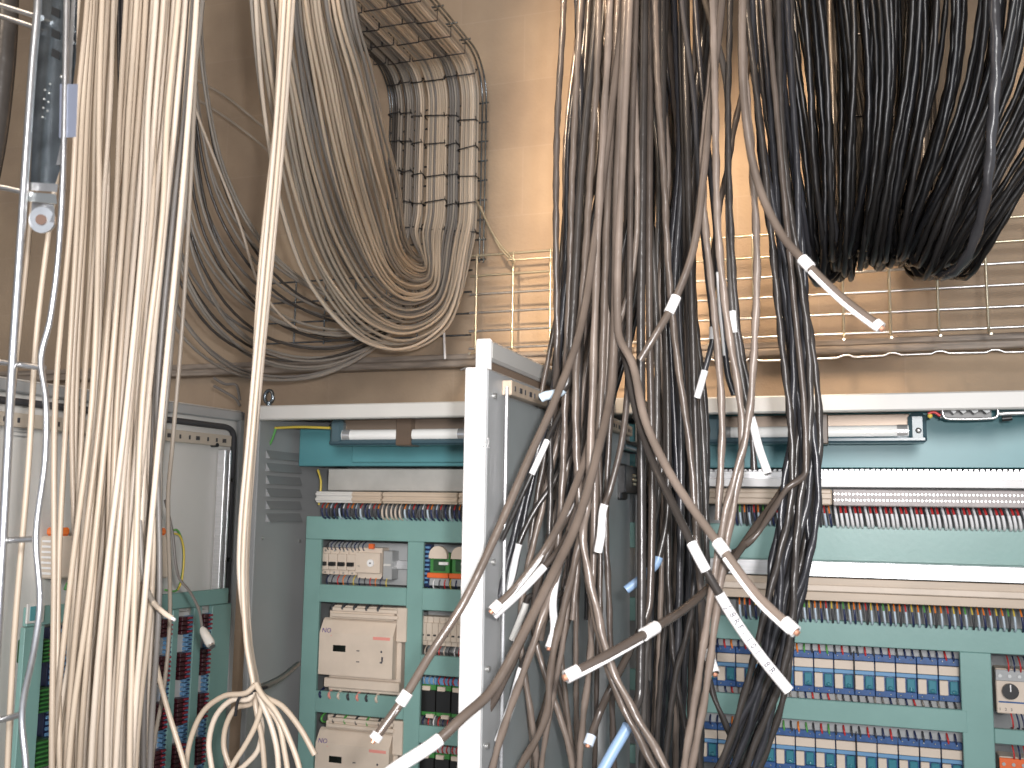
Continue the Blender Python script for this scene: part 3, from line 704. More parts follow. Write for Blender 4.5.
# direction: intersection of ray (0,375) with z = ztL
d = ray(0, 376); q = CAM + d * ((ztL - CAM.z) / d.z)
dirL = Vector((q.x - hinge.x, q.y - hinge.y, 0)).normalized()
nL = Vector((0, 0, 1)).cross(dirL).normalized()
if nL.dot(Vector((-hinge.x, -hinge.y, 0))) < 0: nL = -nL
h0 = Vector((hinge.x, hinge.y, 0))
XFL = Matrix((dirL, nL, Vector((0, 0, 1)))).transposed().to_4x4(); XFL.translation = h0    # local: x=s along door, y=outward normal, z
if XFL.determinant() < 0: FLIP = True
def DL(px, py, off=0.0):
    p = onplane(px, py, h0 + nL * off, nL); r = p - h0
    return r.dot(dirL), p.z
print('door L dir', dirL, 'n', nL, 's at x=0', DL(0, 376), DL(60, 600))
def lbox(mb, px0, py0, px1, py1, o0, o1, c=.001):
    a = DL(px0, py0, o1); b = DL(px1, py1, o1); mb.box(a[0], b[0], o0, o1, a[1], b[1], c); return mb
W_L = DL(0, 400)[0] + .25
eL = MB(XFL).box(0.0, W_L, -.03, 0, .1, ztL, .004).build('door', PAINT, cabL, label='open door at the left with rubber gasket')
mb = MB(XFL).use(PAINTD); mb.box(.005, W_L, 0, .012, ztL - .028, ztL - .004, .003); mb.box(.004, .022, 0, .012, .1, ztL - .004, .003); mb.build('rim', None, eL)
# gasket with rounded corner
s1 = DL(80, 400)[0]
gp = [(W_L, .008, ztL - .045), (.075, .008, ztL - .045), (.048, .008, ztL - .052), (.038, .008, ztL - .075), (.036, .008, .3)]
MB(XFL).tube(smooth(gp, 5), .007, 8).build('gasket', GASK, eL)
MB(XFL).use(mat('strip_sand', (.50, .44, .36), .45)).box(.06, W_L, .003, .02, ztL - .092, ztL - .066, .001).build('perforated_strip', None, eL)
mb = MB(XFL).use(GASK); s_ = .08; k = 0
while s_ < W_L - .02:
    mb.box(s_, s_ + (.012 if k % 3 == 0 else .005), .0195, .021, ztL - .084, ztL - .075); s_ += .03; k += 1
o = mb.build('perforation', None, eL); o['kind'] = 'stuff'
for s_ in (.062, .080): MB(XFL).use(ALU).box(s_, s_ + .006, .003, .024, .1, ztL - .10, .001).build('hinge_rail', None, eL)
mb = MB(XFL).use(BLACKP)
for px, py in ((217, 445), (233, 480), (230, 560)):
    s_, z_ = DL(px, py, .02); mb.cyl((s_, .004, z_), (s_, .022, z_), .005, 8)
mb.build('bolt', None, eL)
mb = MB(XFL).use(PAINTD)
for k in range(5):
    a = DL(11, 418 + k * 4.2, .005); b = DL(28, 420 + k * 4.2, .005); mb.box(a[0], b[0], .0, .005, a[1], b[1])
mb.build('label_plate', None, eL)
# teal panel on the door
OF = .06
eT = E('terminal_rack', h0 + dirL * .3 + nL * OF + Vector((0, 0, .8)), 'teal terminal panel frame mounted on the open left door', 'terminal panel')
lbox(MB(XFL).use(TEAL), 26, 606, 236, 588 + 19, OF - .012, OF) if False else None
aT = DL(28, 606, OF); bT = DL(229, 588, OF); bb = DL(229, 603, OF)
hT = bT[1] - bb[1]
MB(XFL).use(TEAL).box(bT[0], aT[0], OF - .012, OF, bT[1] - hT, bT[1], .0015).build('crossbar', None, eT)
for pxa, pxb in ((24, 44), (211, 230), (150, 158), (172, 178), (193, 201)):
    a = DL(pxa, 640, OF); b = DL(pxb, 640, OF)
    MB(XFL).use(TEAL).box(b[0], a[0], OF - .012, OF, .5, bT[1] - hT - .001, .0015).build('upright', None, eT)
a = DL(27, 604, OF + .002); b = DL(43, 622, OF + .002)
# small cable clip frame at the left
MB(XFL).use(PAINT).box(b[0], a[0], OF, OF + .004, b[1], a[1], .001).use(TEALD).box(b[0] + .006, a[0] - .006, OF + .004, OF + .006, b[1] + .005, a[1] - .005).build('name_plate', None, eT)
for (pa, pb), nm in (((160, 172), 'left'), ((179, 192), 'middle'), ((201, 211), 'right')):
    a = DL(pa, 640, OF - .004); b = DL(pb, 640, OF - .004); w = a[0] - b[0]
    pos = {'left': 'leftmost, beside the beige curtain', 'middle': 'in the middle', 'right': 'nearest the door hinge'}[nm]
    e = E('terminal_strip', h0 + dirL * b[0] + nL * OF + Vector((0, 0, .8)), 'blue terminal strip with dark red blocks on the left door, ' + pos, 'terminal strip')
    MB(XFL).use(PAINT).box(b[0], a[0], .01, OF - .016, .9, bT[1] - hT - .01, .001).build('strip_back', None, e)
    mb = MB(XFL).use(LBLUE); mb2 = MB(XFL).use(NAVY); mb3 = MB(XFL).use(mat('maroon_dark', (.05, .01, .015), .4)); mb4 = MB(XFL).use(mat('maroon', (.28, .02, .04), .4))
    z_ = bT[1] - hT - .018; k = 2
    while z_ > 1.05:
        ph = k % 10
        if ph < 6:
            mb3.box(b[0] + w * .55, a[0] + w * .1, OF - .016, OF + .006, z_ - .008, z_, .0008)
            mb4.box(b[0] + w * .35, b[0] + w * .7, OF - .016, OF + .009, z_ - .005, z_ - .001, .0008)
        mb.box(b[0], b[0] + w * .42, OF - .016, OF - .003, z_ - .0075, z_, .0008)
        mb2.box(b[0] + w * .1, b[0] + w * .3, OF - .003, OF - .001, z_ - .005, z_ - .002)
        z_ -= .0095; k += 1
    for m_, nm2 in ((mb, 'terminal_row'), (mb2, 'wire_entry_row'), (mb3, 'maroon_blocks'), (mb4, 'red_blocks')):
        o = m_.build(nm2, None, e); o['kind'] = 'stuff'
# relay stack with green at far left of door (x 30-70)
for k, (y0, y1) in enumerate(((641, 662), (690, 712), (742, 766))):
    a = DL(33, y0, .05); b = DL(49, y1, .05)
    e = E('terminal_block', h0 + dirL * b[0] + nL * .05 + Vector((0, 0, b[1])), 'green ribbed terminal block at far left, %s of three' % ('top', 'middle', 'bottom')[k], 'terminal block')
    MB(XFL).use(DGREEN).box(b[0], a[0], .01, .05, b[1], a[1], .002).build('block_body', None, e)
    mb = MB(XFL).use(GREEN); n_ = 6
    for j in range(n_):
        zz_ = b[1] + (a[1] - b[1]) * (j + .3) / n_; mb.box(b[0], a[0], .05, .053, zz_, zz_ + (a[1] - b[1]) * .4 / n_)
    mb.build('ribs', None, e)
    r_ = DL(52, (y0 + y1) / 2, .05)
    MB(XFL).use(REDP).box(b[0] - .012, b[0] - .002, .01, .045, b[1] + .01, a[1] - .01, .001).build('red_insert', None, e)
a = DL(50, 628, .03); b = DL(62, 760, .03)
mb = MB(XFL).use(NAVY).box(b[0], a[0], .01, .03, b[1], a[1], .001).use(LBLUE)
for k in range(24):
    zz_ = b[1] + (a[1] - b[1]) * k / 24; mb.box(b[0] + .004, a[0] - .004, .03, .034, zz_, zz_ + .006)
tag(mb.build('terminal_strip'), 'dark blue terminal strip right of the green blocks at far left', 'terminal strip')
for k, (px, lab) in enumerate(((66, 'left of the beige curtain'), (164, 'right of the beige curtain'))):
    # small devices with orange lamp
    a = DL(px - 6 if k == 0 else 156, 531, .05); b = DL(px + 10 if k == 0 else 172, 578, .05)
    e = E('limit_switch', h0 + dirL * b[0] + nL * .03 + Vector((0, 0, b[1])), 'small cream switch unit with orange lens on the left door, ' + lab, 'switch')
    MB(XFL).use(CREAM).box(b[0], a[0], .0, .04, b[1], a[1] - .01, .003).build('housing', None, e)
    MB(XFL).use(COPLED).box(b[0] + .006, a[0] - .006, .005, .035, a[1] - .01, a[1] + .006, .004).build('orange_lens', None, e)
    mb = MB(XFL).use(WHITE)
    for j in range(7): mb.box(a[0] + .001, a[0] + .004, .01, .038, b[1] + .008 + j * .010, b[1] + .012 + j * .010)
    mb.build('terminal_comb', None, e)
def lwire(pts, off, r, ma, label, name='door_wire'):
    o = MB().tube(smooth([onplane(px, py, h0 + nL * off, nL) for px, py in pts], 6), r, 6).build(name, ma); return tag(o, label, 'wire')
lwire([(168, 533), (177, 530), (183, 545), (183, 570), (177, 590), (165, 590)], .06, .0022, GRNW, 'yellow green wire loop beside the right orange lens')
lwire([(172, 533), (180, 536), (184, 552), (182, 580), (178, 590)], .065, .0022, YELW, 'yellow wire loop beside the right orange lens')
lwire([(65, 590), (68, 583), (73, 580)], .06, .003, GREEN, 'short green wire left of the beige curtain')
# ------------------------------------------------------------------ horizontal basket tray on the wall
YTR = 2.66
e = E('cable_tray', P(850, 335, YTR), 'long steel wire basket tray along the wall behind the black cables', 'cable tray')
lat = [(890, y) for y in (231, 253.5, 275, 295.5, 315.5)]
xA_, xB_ = P(470, 300, YTR).x, P(1150, 300, YTR).x
for _, y in [(890, 226)] + [(890, y) for y in (249, 270, 291, 312, 332)]:
    z_ = Zp(890, y, YTR)
    MB().use(GALV if y > 260 else BRASSY).tube([(xA_, YTR, z_), (xB_, YTR, z_)], .0036, 8).build('long_wire', None, e)
zt_ = Zp(890, 226, YTR); zb_ = Zp(890, 336, YTR)
zbf = zb_
k0 = P(843, 300, YTR).x
for k in range(-9, 12):
    x = k0 + k * .112
    if xA_ < x < xB_:
        MB().use(BRASSY).tube(smooth([(x, YTR - .002, zt_ + .004), (x, YTR - .004, zt_ - .01), (x, YTR - .004, zb_ + .01), (x, YTR - .012, zb_ - .004), (x, YTR - .05, zb_ - .012)], 3), .0033, 8).build('cross_wire', None, e)
# wavy front edge wire
pts = []; zfw = Zp(890, 356, 2.6)
x = xA_
while x < xB_:
    ph = (x - k0) / .112; near = abs(ph - round(ph))
    pts.append((x, 2.6, zfw + (.006 if near < .12 else 0) + .002 * math.sin(x * 9))); x += .0135
MB().use(GALV).tube(pts, .0032, 8).build('edge_wire', None, e)
# ledge band
mb = MB().use(mat('wall_ledge', (.30, .25, .205), .55, noise=.3, nscale=12, stretch=(1, 10, 10)))
mb.box(-4, 3, YW - .05, YW, Zp(890, 352, YW - .05), Zp(890, 344, YW - .05), .003); mb.box(-4, 3, YW - .03, YW, Zp(890, 344, YW - .03), Zp(890, 337, YW - .03), .003)
o = mb.build('trim_1'); o['kind'] = 'structure'
# lower-left extension tray (left of centre, in shade)
e = E('cable_tray', P(380, 340, 2.68), 'shaded wire basket tray behind the looping beige cables', 'cable tray')
xA2, xB2 = P(262, 300, 2.70).x, xA_ - .01
for y in (275, 296, 317, 338):
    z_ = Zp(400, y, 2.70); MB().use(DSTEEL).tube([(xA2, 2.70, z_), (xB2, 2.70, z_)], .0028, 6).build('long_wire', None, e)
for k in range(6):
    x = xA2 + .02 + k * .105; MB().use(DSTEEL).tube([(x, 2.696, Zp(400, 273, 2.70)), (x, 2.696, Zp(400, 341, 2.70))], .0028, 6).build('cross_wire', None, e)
# small white stub on it
tag(MB().use(WHITE).tube([P(444, 331, 2.6), P(445, 359, 2.6)], .0035, 8).build('fixing_rod'), 'short pale rod standing under the beige loops left of the doors', 'rod')
# diagonal wire frame piece right of vertical tray
tag(MB().use(BRASSY).tube(smooth([P(476, 200, 2.64), P(488, 225, 2.63), P(500, 248, 2.63), P(513, 262, 2.63)], 3), .003, 6).tube(smooth([P(480, 206, 2.62), P(494, 236, 2.62), P(515, 262, 2.62)], 3), .003, 6).tube([P(508, 260, 2.62), P(560, 257, 2.64)], .0025, 6).build('tray_bracket'), 'thin bent wire bracket from the upright tray down to the long tray', 'bracket')

# ------------------------------------------------------------------ vertical tray (wall) with bend towards viewer
YV = 2.69
zv0 = Zp(435, 262, YV); zv1 = Zp(435, 108, YV)        # vertical part
bendR = .12
def trayline(px, depth=0.0, ybot=262):
    """centre line of something lying on the upright tray at column px, depth in front of it, going up, bending and running overhead to the viewer"""
    x = Xp(px, YV, 200); y = YV - depth
    pts = [(x, y, Zp(px, ybot, YV)), (x, y, (zv0 + zv1) / 2), (x, y, zv1 - .05)]
    r = bendR - depth
    for k in range(0, 7):
        a = math.pi / 2 * k / 6; pts.append((x, YV - bendR + r * math.cos(a), zv1 + r * math.sin(a)))
    pts.append((x, 2.25, zv1 + r)); pts.append((x, 1.9, zv1 + r)); pts.append((x, 1.3, zv1 + r))
    return [Vector(p) for p in pts]
e = E('cable_tray', P(435, 262, YV), 'shaded upright wire tray on the wall carrying strapped cable bundles', 'cable tray')
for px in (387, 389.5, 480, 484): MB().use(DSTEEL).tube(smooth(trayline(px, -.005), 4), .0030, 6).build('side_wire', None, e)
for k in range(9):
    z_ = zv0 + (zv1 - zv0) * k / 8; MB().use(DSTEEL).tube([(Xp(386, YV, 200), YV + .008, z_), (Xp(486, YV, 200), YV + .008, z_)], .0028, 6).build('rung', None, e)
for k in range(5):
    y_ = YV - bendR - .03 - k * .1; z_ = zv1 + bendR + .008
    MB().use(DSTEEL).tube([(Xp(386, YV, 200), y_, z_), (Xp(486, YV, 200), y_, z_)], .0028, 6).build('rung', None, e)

# ------------------------------------------------------------------ festoon: loops from overhead down and up onto the tray
NF = 46
cols = []
bw = [(392, 402), (404, 413), (415, 424), (428, 447), (449, 459), (461, 478)]
gaps = []
for (a, b_) in bw:
    n = max(3, int((b_ - a) / 2.1))
    for k in range(n): cols.append(a + (b_ - a) * (k + .5) / n)
NF = len(cols); r_f = .0031
ib = 0
def lerp(a, b, t): return a + (b - a) * t
def lp(A, B, t): return tuple(lerp(a, b, t) for a, b in zip(A, B))
OUT = [(240, -420, 1.15), (243, -120, 1.22), (250, 0, 1.32), (262, 110, 1.48), (282, 210, 1.68), (312, 286, 1.9), (360, 338, 2.12), (410, 349, 2.32), (452, 318, 2.5), (472, 270, 2.6)]
INN = [(352, -420, 1.3), (350, -120, 1.38), (352, 0, 1.5), (370, 70, 1.64), (384, 130, 1.82), (397, 185, 2.05), (404, 232, 2.28), (413, 251, 2.46), (421, 256, 2.58), (422, 243, 2.64)]
FC = [c for c in cols if c > 413]; SCOL = [c for c in cols if c <= 413]
bcol = ((GREYC[2], GREYC[0]), (GREYC[1], GREYC[0]), (GREYC[0], BEIGE[3]), (BEIGE[0], BEIGE[1]), (GREYC[1], GREYC[2]), (BEIGE[3], GREYC[2]))
def bcolour(cx, i):
    return bcol[[k for k, (a, b_) in enumerate(bw) if a <= cx <= b_][0]][i % 2]
NF = len(FC)
for i in range(NF):
    t = i / (NF - 1)                    # 0 outer .. 1 inner
    tj = t
    cx = FC[NF - 1 - i]
    pts = []
    ph1, ph2, am = rnd.uniform(0, 6.3), rnd.uniform(0, 6.3), rnd.uniform(.02, .09)
    oy = rnd.uniform(-.03, .03)
    for k, (A, B) in enumerate(zip(OUT, INN)):
        fade = 1 if k < 7 else (.6 if k == 7 else 0)
        tt = min(1.05, max(-.03, t + fade * am * math.sin(k * .55 + ph1)))
        tt = tt if k < 8 else tj
        p = lp(A, B, max(0, tt) ** .9)
        pts.append(P(p[0] + 1.5 * fade * math.sin(k * .8 + ph2), p[1], p[2] + oy * fade))
    # last approach: align x to column
    tl = trayline(cx, .006, 225 - 10 * t)
    last = pts[-1]; xcol = tl[0].x
    pts[-1] = Vector((xcol + .002 * (last.x - xcol), lerp(last.y, tl[0].y, .75), tl[0].z - .07 + .0 * t))
    pts += tl
    col = bcolour(cx, i)
    pth = smooth(pts, 5); o = MB().tube(pth, r_f, 7).build('cable', col)
    tag(o, 'long beige or grey cable looping from overhead down and up onto the upright tray', 'cable', 'festoon of beige cables looping to the upright tray')

NE = 28
for i in range(NE):
    t = (i + .5) / NE; ph1 = rnd.uniform(0, 6.3); am = rnd.uniform(.02, .07); oy = rnd.uniform(-.09, -.03)
    pts = []
    for k, (A, B) in enumerate(zip(OUT, INN)):
        p = lp(A, B, min(1, max(0, t + am * math.sin(k * .5 + ph1))) ** .9)
        pts.append(P(p[0], p[1] + (2 if k > 4 else 0), p[2] + oy * (1 if k < 7 else .6)))
    tl = trayline(FC[int((NF - 1) * (1 - t))] + (.6 if i % 2 else -.4), .012 + .006 * (i % 2), 220 - 8 * t)
    pts[-1] = Vector((tl[0].x, lerp(pts[-1].y, tl[0].y, .75), tl[0].z - .07)); pts += tl
    tag(MB().tube(smooth(pts, 6), .0036, 7).build('cable', rnd.choice(BEIGE[:3] if rnd.random() < .7 else GREYC) if i % 2 else bcolour(FC[int((NF - 1) * (1 - t))], i)), 'beige cable in the front layer of the loops left of the upright tray', 'cable', 'front layer of beige loops')
# cable ties
TIEM = mat('black_tie', (.012, .012, .014), .5)
rows = [233, 206, 178, 148, 120]
for j, y in enumerate(rows):
    for bi, (a, b_) in enumerate(bw):
        yy = y + (-4 + bi * 1.0 if j < 5 else 6 - bi * 4) + rnd.uniform(-2, 2)
        x0 = Xp(a - .8, YV, y); x1 = Xp(b_ + .8, YV, y); z_ = Zp((a + b_) / 2, yy, YV); yf = YV - .025; yb_ = YV + .004
        dz = rnd.uniform(-.004, .004)
        pts = [(x0, yf + .004, z_ - dz), (x0 + .004, yf, z_ - dz), (x1 - .004, yf, z_ + dz), (x1, yf + .004, z_ + dz), (x1, yb_, z_), (x0, yb_, z_)]
        mb = MB().tube(pts, .0021, 6, closed=True); mb.tube([(x1, yf, z_ + dz), (x1 + rnd.uniform(.0, .006), yf - .012, z_ + dz + .004)], .0015, 5)
        tag(mb.build('cable_tie', TIEM), 'black tie around a cable bundle on the upright wall tray', 'cable tie', 'black ties on the upright wall tray')
for j in range(4):
    y_ = YV - bendR - .02 - j * .10
    for bi, (a, b_) in enumerate(bw):
        x0 = Xp(a - .8, YV, 200); x1 = Xp(b_ + .8, YV, 200); zt = zv1 + bendR + .004; zb2_ = zv1 + bendR - .026; yj = y_ + rnd.uniform(-.01, .01)
        tag(MB().tube([(x0, yj, zb2_), (x1, yj, zb2_), (x1, yj, zt), (x0, yj, zt)], .0021, 6, closed=True).build('cable_tie', TIEM), 'black tie around a cable bundle where the tray runs overhead', 'cable tie', 'black ties on the overhead part of the tray')
for bi, (a, b_) in enumerate(bw):
    x0 = Xp(a - .8, YV, 200); x1 = Xp(b_ + .8, YV, 200); an = R(45); r1 = bendR + .004; r2 = bendR - .026; cy = YV - bendR
    c_, s_ = math.cos(an + rnd.uniform(-.1, .1)), math.sin(an)
    tag(MB().tube([(x0, cy + r2 * c_, zv1 + r2 * s_), (x1, cy + r2 * c_, zv1 + r2 * s_), (x1, cy + r1 * c_, zv1 + r1 * s_), (x0, cy + r1 * c_, zv1 + r1 * s_)], .0021, 6, closed=True).build('cable_tie', TIEM), 'black tie around a cable bundle at the bend of the upright tray', 'cable tie', 'black ties at the bend of the tray')

# ------------------------------------------------------------------ grey swoops at left behind the curtain
ND = 24
DA = [(196, -300, 1.9), (200, 0, 2.0), (206, 90, 2.05), (224, 175, 2.12), (262, 245, 2.22), (310, 285, 2.35), (370, 305, 2.48), (425, 290, 2.58), (452, 258, 2.655), (455, 220, 2.68)]
DB = [(150, -300, 1.7), (150, 0, 1.8), (152, 150, 1.85), (162, 290, 1.92), (196, 352, 2.02), (250, 384, 2.18), (318, 380, 2.35), (380, 345, 2.5), (415, 300, 2.62), (425, 240, 2.68)]
for i in range(ND):
    t = i / (ND - 1)
    pts = []
    ph1, am = rnd.uniform(0, 6.3), rnd.uniform(.02, .12); oy = rnd.uniform(-.03, .03)
    for k, (A, B) in enumerate(zip(DA, DB)):
        p = lp(A, B, max(-.05, min(1.05, t + am * math.sin(k * .6 + ph1)))); pts.append(P(p[0], p[1], p[2] + oy))
    if i < 2 * len(SCOL):
        tl = trayline(SCOL[i % len(SCOL)], .006 + .006 * (i // len(SCOL)), 215)
        pts[-2] = Vector((tl[0].x - .01, lerp(pts[-2].y, tl[0].y, .6), tl[0].z - .13)); pts[-1] = Vector((tl[0].x, tl[0].y - .006, tl[0].z - .06)); pts += tl
    tag(MB().tube(smooth(pts, 5), .0038, 7).build('cable', rnd.choice(GREYC + [SLATE[3]])), 'grey cable swooping from behind the beige curtain toward the upright tray', 'cable', 'grey cables swooping at the left')
cable_px([(190, -200, 1.9), (190, 80, 1.95), (196, 110, 1.98), (215, 160, 2.03), (240, 225, 2.1), (262, 290, 2.15), (300, 330, 2.3), (350, 330, 2.5)], .0036, BEIGE[2], 'single pale cable slanting down across bare wall right of the beige curtain')
for j, (a, b_) in enumerate((((190, 76), (255, 120)), ((192, 96), (258, 142)))):
    cable_px([(170, a[1] - 15, 2.5), (a[0], a[1], 2.5), (225, (a[1] + b_[1]) / 2 - 2, 2.5), (b_[0], b_[1], 2.5), (290, b_[1] + 30, 2.5)], .004, BEIGE[3], 'thin pale cable crossing the brown wall high at left, %s of two' % ('upper', 'lower')[j])
# black drooping tie ends behind
for k in range(2):
    cable_px([(214, 378 + k * 8, 2.35), (225, 384 + k * 8, 2.35), (236, 385 + k * 14, 2.35), (240, 400 + k * 6, 2.35)], .004, GREYC[1], 'short grey cable tail above the left door corner, %s' % ('upper', 'lower')[k])

# ------------------------------------------------------------------ beige curtain at the left
NC = 74
wts = []
tops = [86, 89, 93, 98, 101, 104, 109, 112, 117]
mids = [58, 66, 70, 78, 84, 90, 86, 94, 97]
while len(tops) < NC:
    t = (len(tops) - 9) / (NC - 10); tops.append(128 + 73 * t); mids.append(100 + 66 * t)
for i in range(NC):
    t = i / (NC - 1)
    x0 = tops[i] + rnd.uniform(-3, 3); x4 = mids[i] + rnd.uniform(-3, 3); xb = lerp(52, 150, min(1, max(0, t + rnd.uniform(-.16, .16)))) if i > 3 else (52, 60, 72, 66)[i]
    Y = 1.02 + .009 * (i * 7 % 33)
    x2 = lerp(x0, x4, .52) + rnd.uniform(-3, 3)
    if i > 60 and rnd.random() < .5: ma = rnd.choice(GREYC); Y += .1  # rear cables at the right edge: shaded beige painted as grey
    else: ma = rnd.choice(BEIGE[:3])
    pts = [(x0 + 14, -420, Y + .03), (x0 + 6, -120, Y + .01), (x0, 0, Y), (lerp(x0, x4, .28) + rnd.uniform(-2, 2), 110, Y), (x2, 215, Y + rnd.uniform(-.01, .01)), (x4, 400, Y), (lerp(x4, xb, .5) + rnd.uniform(-6, 6), 590, Y + rnd.uniform(-.012, .012)), (xb, 768, Y), (xb + rnd.uniform(-5, 5), 950, Y)]
    if i == 1: lab, g = 'leftmost beige cable hanging just right of the near wire frame', None
    else: lab, g = 'pale cable in the dense straight curtain hanging at left', 'dense curtain of pale cables at left'
    tag(MB().tube(smooth([P(*p) for p in pts], 5), .0037, 8).build('cable', ma), lab, 'cable', g)
# stragglers
cable_px([(88, -300, 1.0), (78, 0, 1.0), (60, 150, 1.0), (38, 320, 1.0), (28, 470, 1.0), (14, 640, 1.0), (6, 800, 1.0)], .0036, BEIGE[0], 'thin tan cable passing behind the near wire frame')
cable_px([(40, 60, 1.3), (34, 180, 1.3), (24, 290, 1.3), (10, 420, 1.3)], .004, BEIGE[1], 'short tan cable seen between the near wires at far left')
cable_px([(200, -200, 1.2), (196, 60, 1.2), (184, 300, 1.22), (172, 450, 1.24), (168, 500, 1.26), (170, 610, 1.3), (165, 680, 1.3), (152, 760, 1.3), (148, 900, 1.3)], .0032, BEIGE[3], 'thin grey beige cable hanging just right of the dense curtain')
cable_px([(150, 560, 1.18), (152, 640, 1.18), (165, 700, 1.17), (185, 768, 1.17), (200, 850, 1.17)], .0036, BEIGE[0], 'beige cable slanting down to the coil from the curtain foot')
p = [P(*q) for q in ((140, 520, 1.1), (143, 575, 1.1), (152, 600, 1.09), (163, 612, 1.08), (175, 620, 1.08))]
e = E('cable', p[-1], 'grey cable with cut beige end poking out right of the curtain', 'cable')
sp = smooth(p, 6); MB().tube(seg(sp, 0, .72), .0036, 8).build('jacket', GREYC[0], e); MB().tube(seg(sp, .7, .97), .0034, 8).build('bare_sheath', BEIGE[2], e); MB().tube(seg(sp, .97, 1), .0022, 6).build('cut_end', WHITE, e)
p = [P(*q) for q in ((165, 500, 1.5), (172, 530, 1.5), (178, 575, 1.5), (190, 592, 1.49), (199, 610, 1.48), (202, 627, 1.47))]
e = E('plug_cable', p[-1], 'thin dark wire with clear plug hanging in front of the teal door panel', 'cable')
MB().tube(smooth(p, 6), .0025, 8).build('wire', GREYC[1], e)
c0 = P(202, 628, 1.47); c1 = P(211, 645, 1.46); MB().tube([c0, c0.lerp(c1, .2), c0.lerp(c1, .85), c1], [.004, .0075, .0085, .007], 8).build('plug_body', mat('clear_plastic', (.75, .72, .66), .15, coat=.7), e)
MB().tube([c1, c1 + (c1 - c0) * .12], .006, 8).build('plug_tip', GALV, e)

# ------------------------------------------------------------------ tied coil in the centre-left
Yk = 1.22
downs = [(292, 268, 253, 243), (287, 263, 249, 239), (283, 266, 254, 246), (290, 260, 251, 241), (296, 271, 256, 247)]
arcs = [
    [(246, 693), (224, 696), (203, 712), (190, 742), (186, 775), (190, 850)],
    [(249, 699), (232, 700), (216, 716), (209, 742), (212, 770), (220, 850)],
    [(262, 700), (257, 722), (246, 744), (232, 766), (215, 800), (205, 860)],
    [(252, 703), (236, 708), (226, 726), (224, 748), (232, 775), (240, 850)],
    [(257, 704), (262, 726), (258, 750), (244, 766), (228, 780), (225, 850)]]
arcs2 = [[(262, 695), (276, 712), (289, 738), (300, 772), (305, 850)],
         [(264, 696), (282, 706), (300, 728), (315, 755)],
         [(260, 698), (270, 722), (277, 750), (279, 790), (280, 850)],
         [(262, 698), (278, 722), (284, 748), (290, 790), (292, 850)],
         [(255, 700), (262, 740), (265, 780), (266, 850)]]
for i, d_ in enumerate(downs):
    y = Yk + (i - 2) * .010
    pts = [(d_[0] + 6, -420, y), (d_[0], -60, y), ((d_[0] + d_[1]) / 2 + 2, 110, y), (d_[1], 270, y), (d_[2], 430, y), (d_[3], 560, y), (246 + i, 640, y), (253 + i, 682, y)]
    arc = [(a[0], a[1], y - .012) for a in arcs[i]]
    cable_px(pts + [(254 + i, 690, y - .004)] , .0035, BEIGE[(i * 2) % 3], 'pale cable of the slim pair running straight down to the tied coil', group='slim strand running down to the tied coil')
    cable_px([(253 + i, 668, y + .006), (255 + i, 685, y - .008)] [1:] + arc, .0038, BEIGE[(i + 1) % 3], 'beige cable curling left out of the tied coil, %s' % ('outermost arc', 'second arc', 'crossing back to lower left', 'inner arc', 'short inner curl')[i])
    arc = [(a[0], a[1], y - .004 * i - .01) for a in arcs2[i]]
    cable_px([(256 + i * .6, 684, y - .006)] + arc, .0038, BEIGE[i % 3], 'beige cable fanning right below the tied coil, %s' % ('second from outside', 'short one with a cut end', 'fourth from outside', 'third from outside', 'innermost')[i])
c = P(256, 690, Yk - .004)
mb = MB().tube([c + Vector((math.cos(a) * .014, math.sin(a) * .022 - .004, .004 * math.cos(a))) for a in [2 * math.pi * k / 16 for k in range(16)]], .0022, 6, closed=True)
mb.tube(smooth([c + Vector((.008, -.02, 0)), c + Vector((-.006, -.03, -.006)), c + Vector((-.012, -.028, -.03))], 4), .002, 6)
tag(mb.build('cable_tie', TIEM), 'black tie holding the beige coil together', 'cable tie')
cable_px([(256, 690, 1.30), (272, 683, 1.5), (285, 675, 1.8), (298, 664, 2.0)], .006, BLACK[2], 'dark lead running from the tied coil back to the left cabinet')

# ------------------------------------------------------------------ central dark cables
def dark_(pts, r, ma, label, group=None): return cable_px(pts, r * 1.14, ma, label, 'cable', group, n=8, per=6)
GL = 'taupe cable among the hanging tangle left of the dark gap'
GR = 'dark cable in the tight vertical bunch right of the dark gap'
def dark(pts, r, ma, label, group=None, tw=60, per=10):
    pth = smooth([P(*p) for p in pts], per)
    return tag(MB().tube(pth, r * .90, 8, twist=tw, phase=rnd.uniform(0, 6)).build('cable', ma), label, 'cable', group)
# left sub-mass
NLm = 32
for i in range(NLm):
    t = i / (NLm - 1)
    x0 = lerp(574, 640, t) + rnd.uniform(-6, 6)
    x1 = lerp(572, 650, t) + rnd.uniform(-12, 12)
    x2 = lerp(566, 632, t) + rnd.uniform(-10, 10)
    x3 = lerp(545, 606, t) + rnd.uniform(-8, 8)
    x4 = lerp(495, 600, min(1, max(0, t + rnd.uniform(-.25, .25))))
    x5 = lerp(470, 605, min(1, max(0, t + rnd.uniform(-.3, .3))))
    Y = 1.3 + .014 * (i * 11 % 29)
    pts = [(x0 + 4, -420, Y), (x0, 0, Y), (x1, 140, Y), (x2, 270, Y), (x3, 400, Y - .01), (lerp(x3, x4, .5), 500, Y - .02), (x4, 620, Y - .03), (x5, 768, Y - .03), (x5 - 8, 900, Y)]
    if rnd.random() < .60:        # many end above the bottom
        cut = rnd.choice((5, 6, 6)); pts = pts[:cut + 1]
    dark(pts, rnd.choice((.0045, .005, .0042)), rnd.choice(BROWN[:4] + SLATE[:2]), GL, 'taupe tangle left of the dark gap')
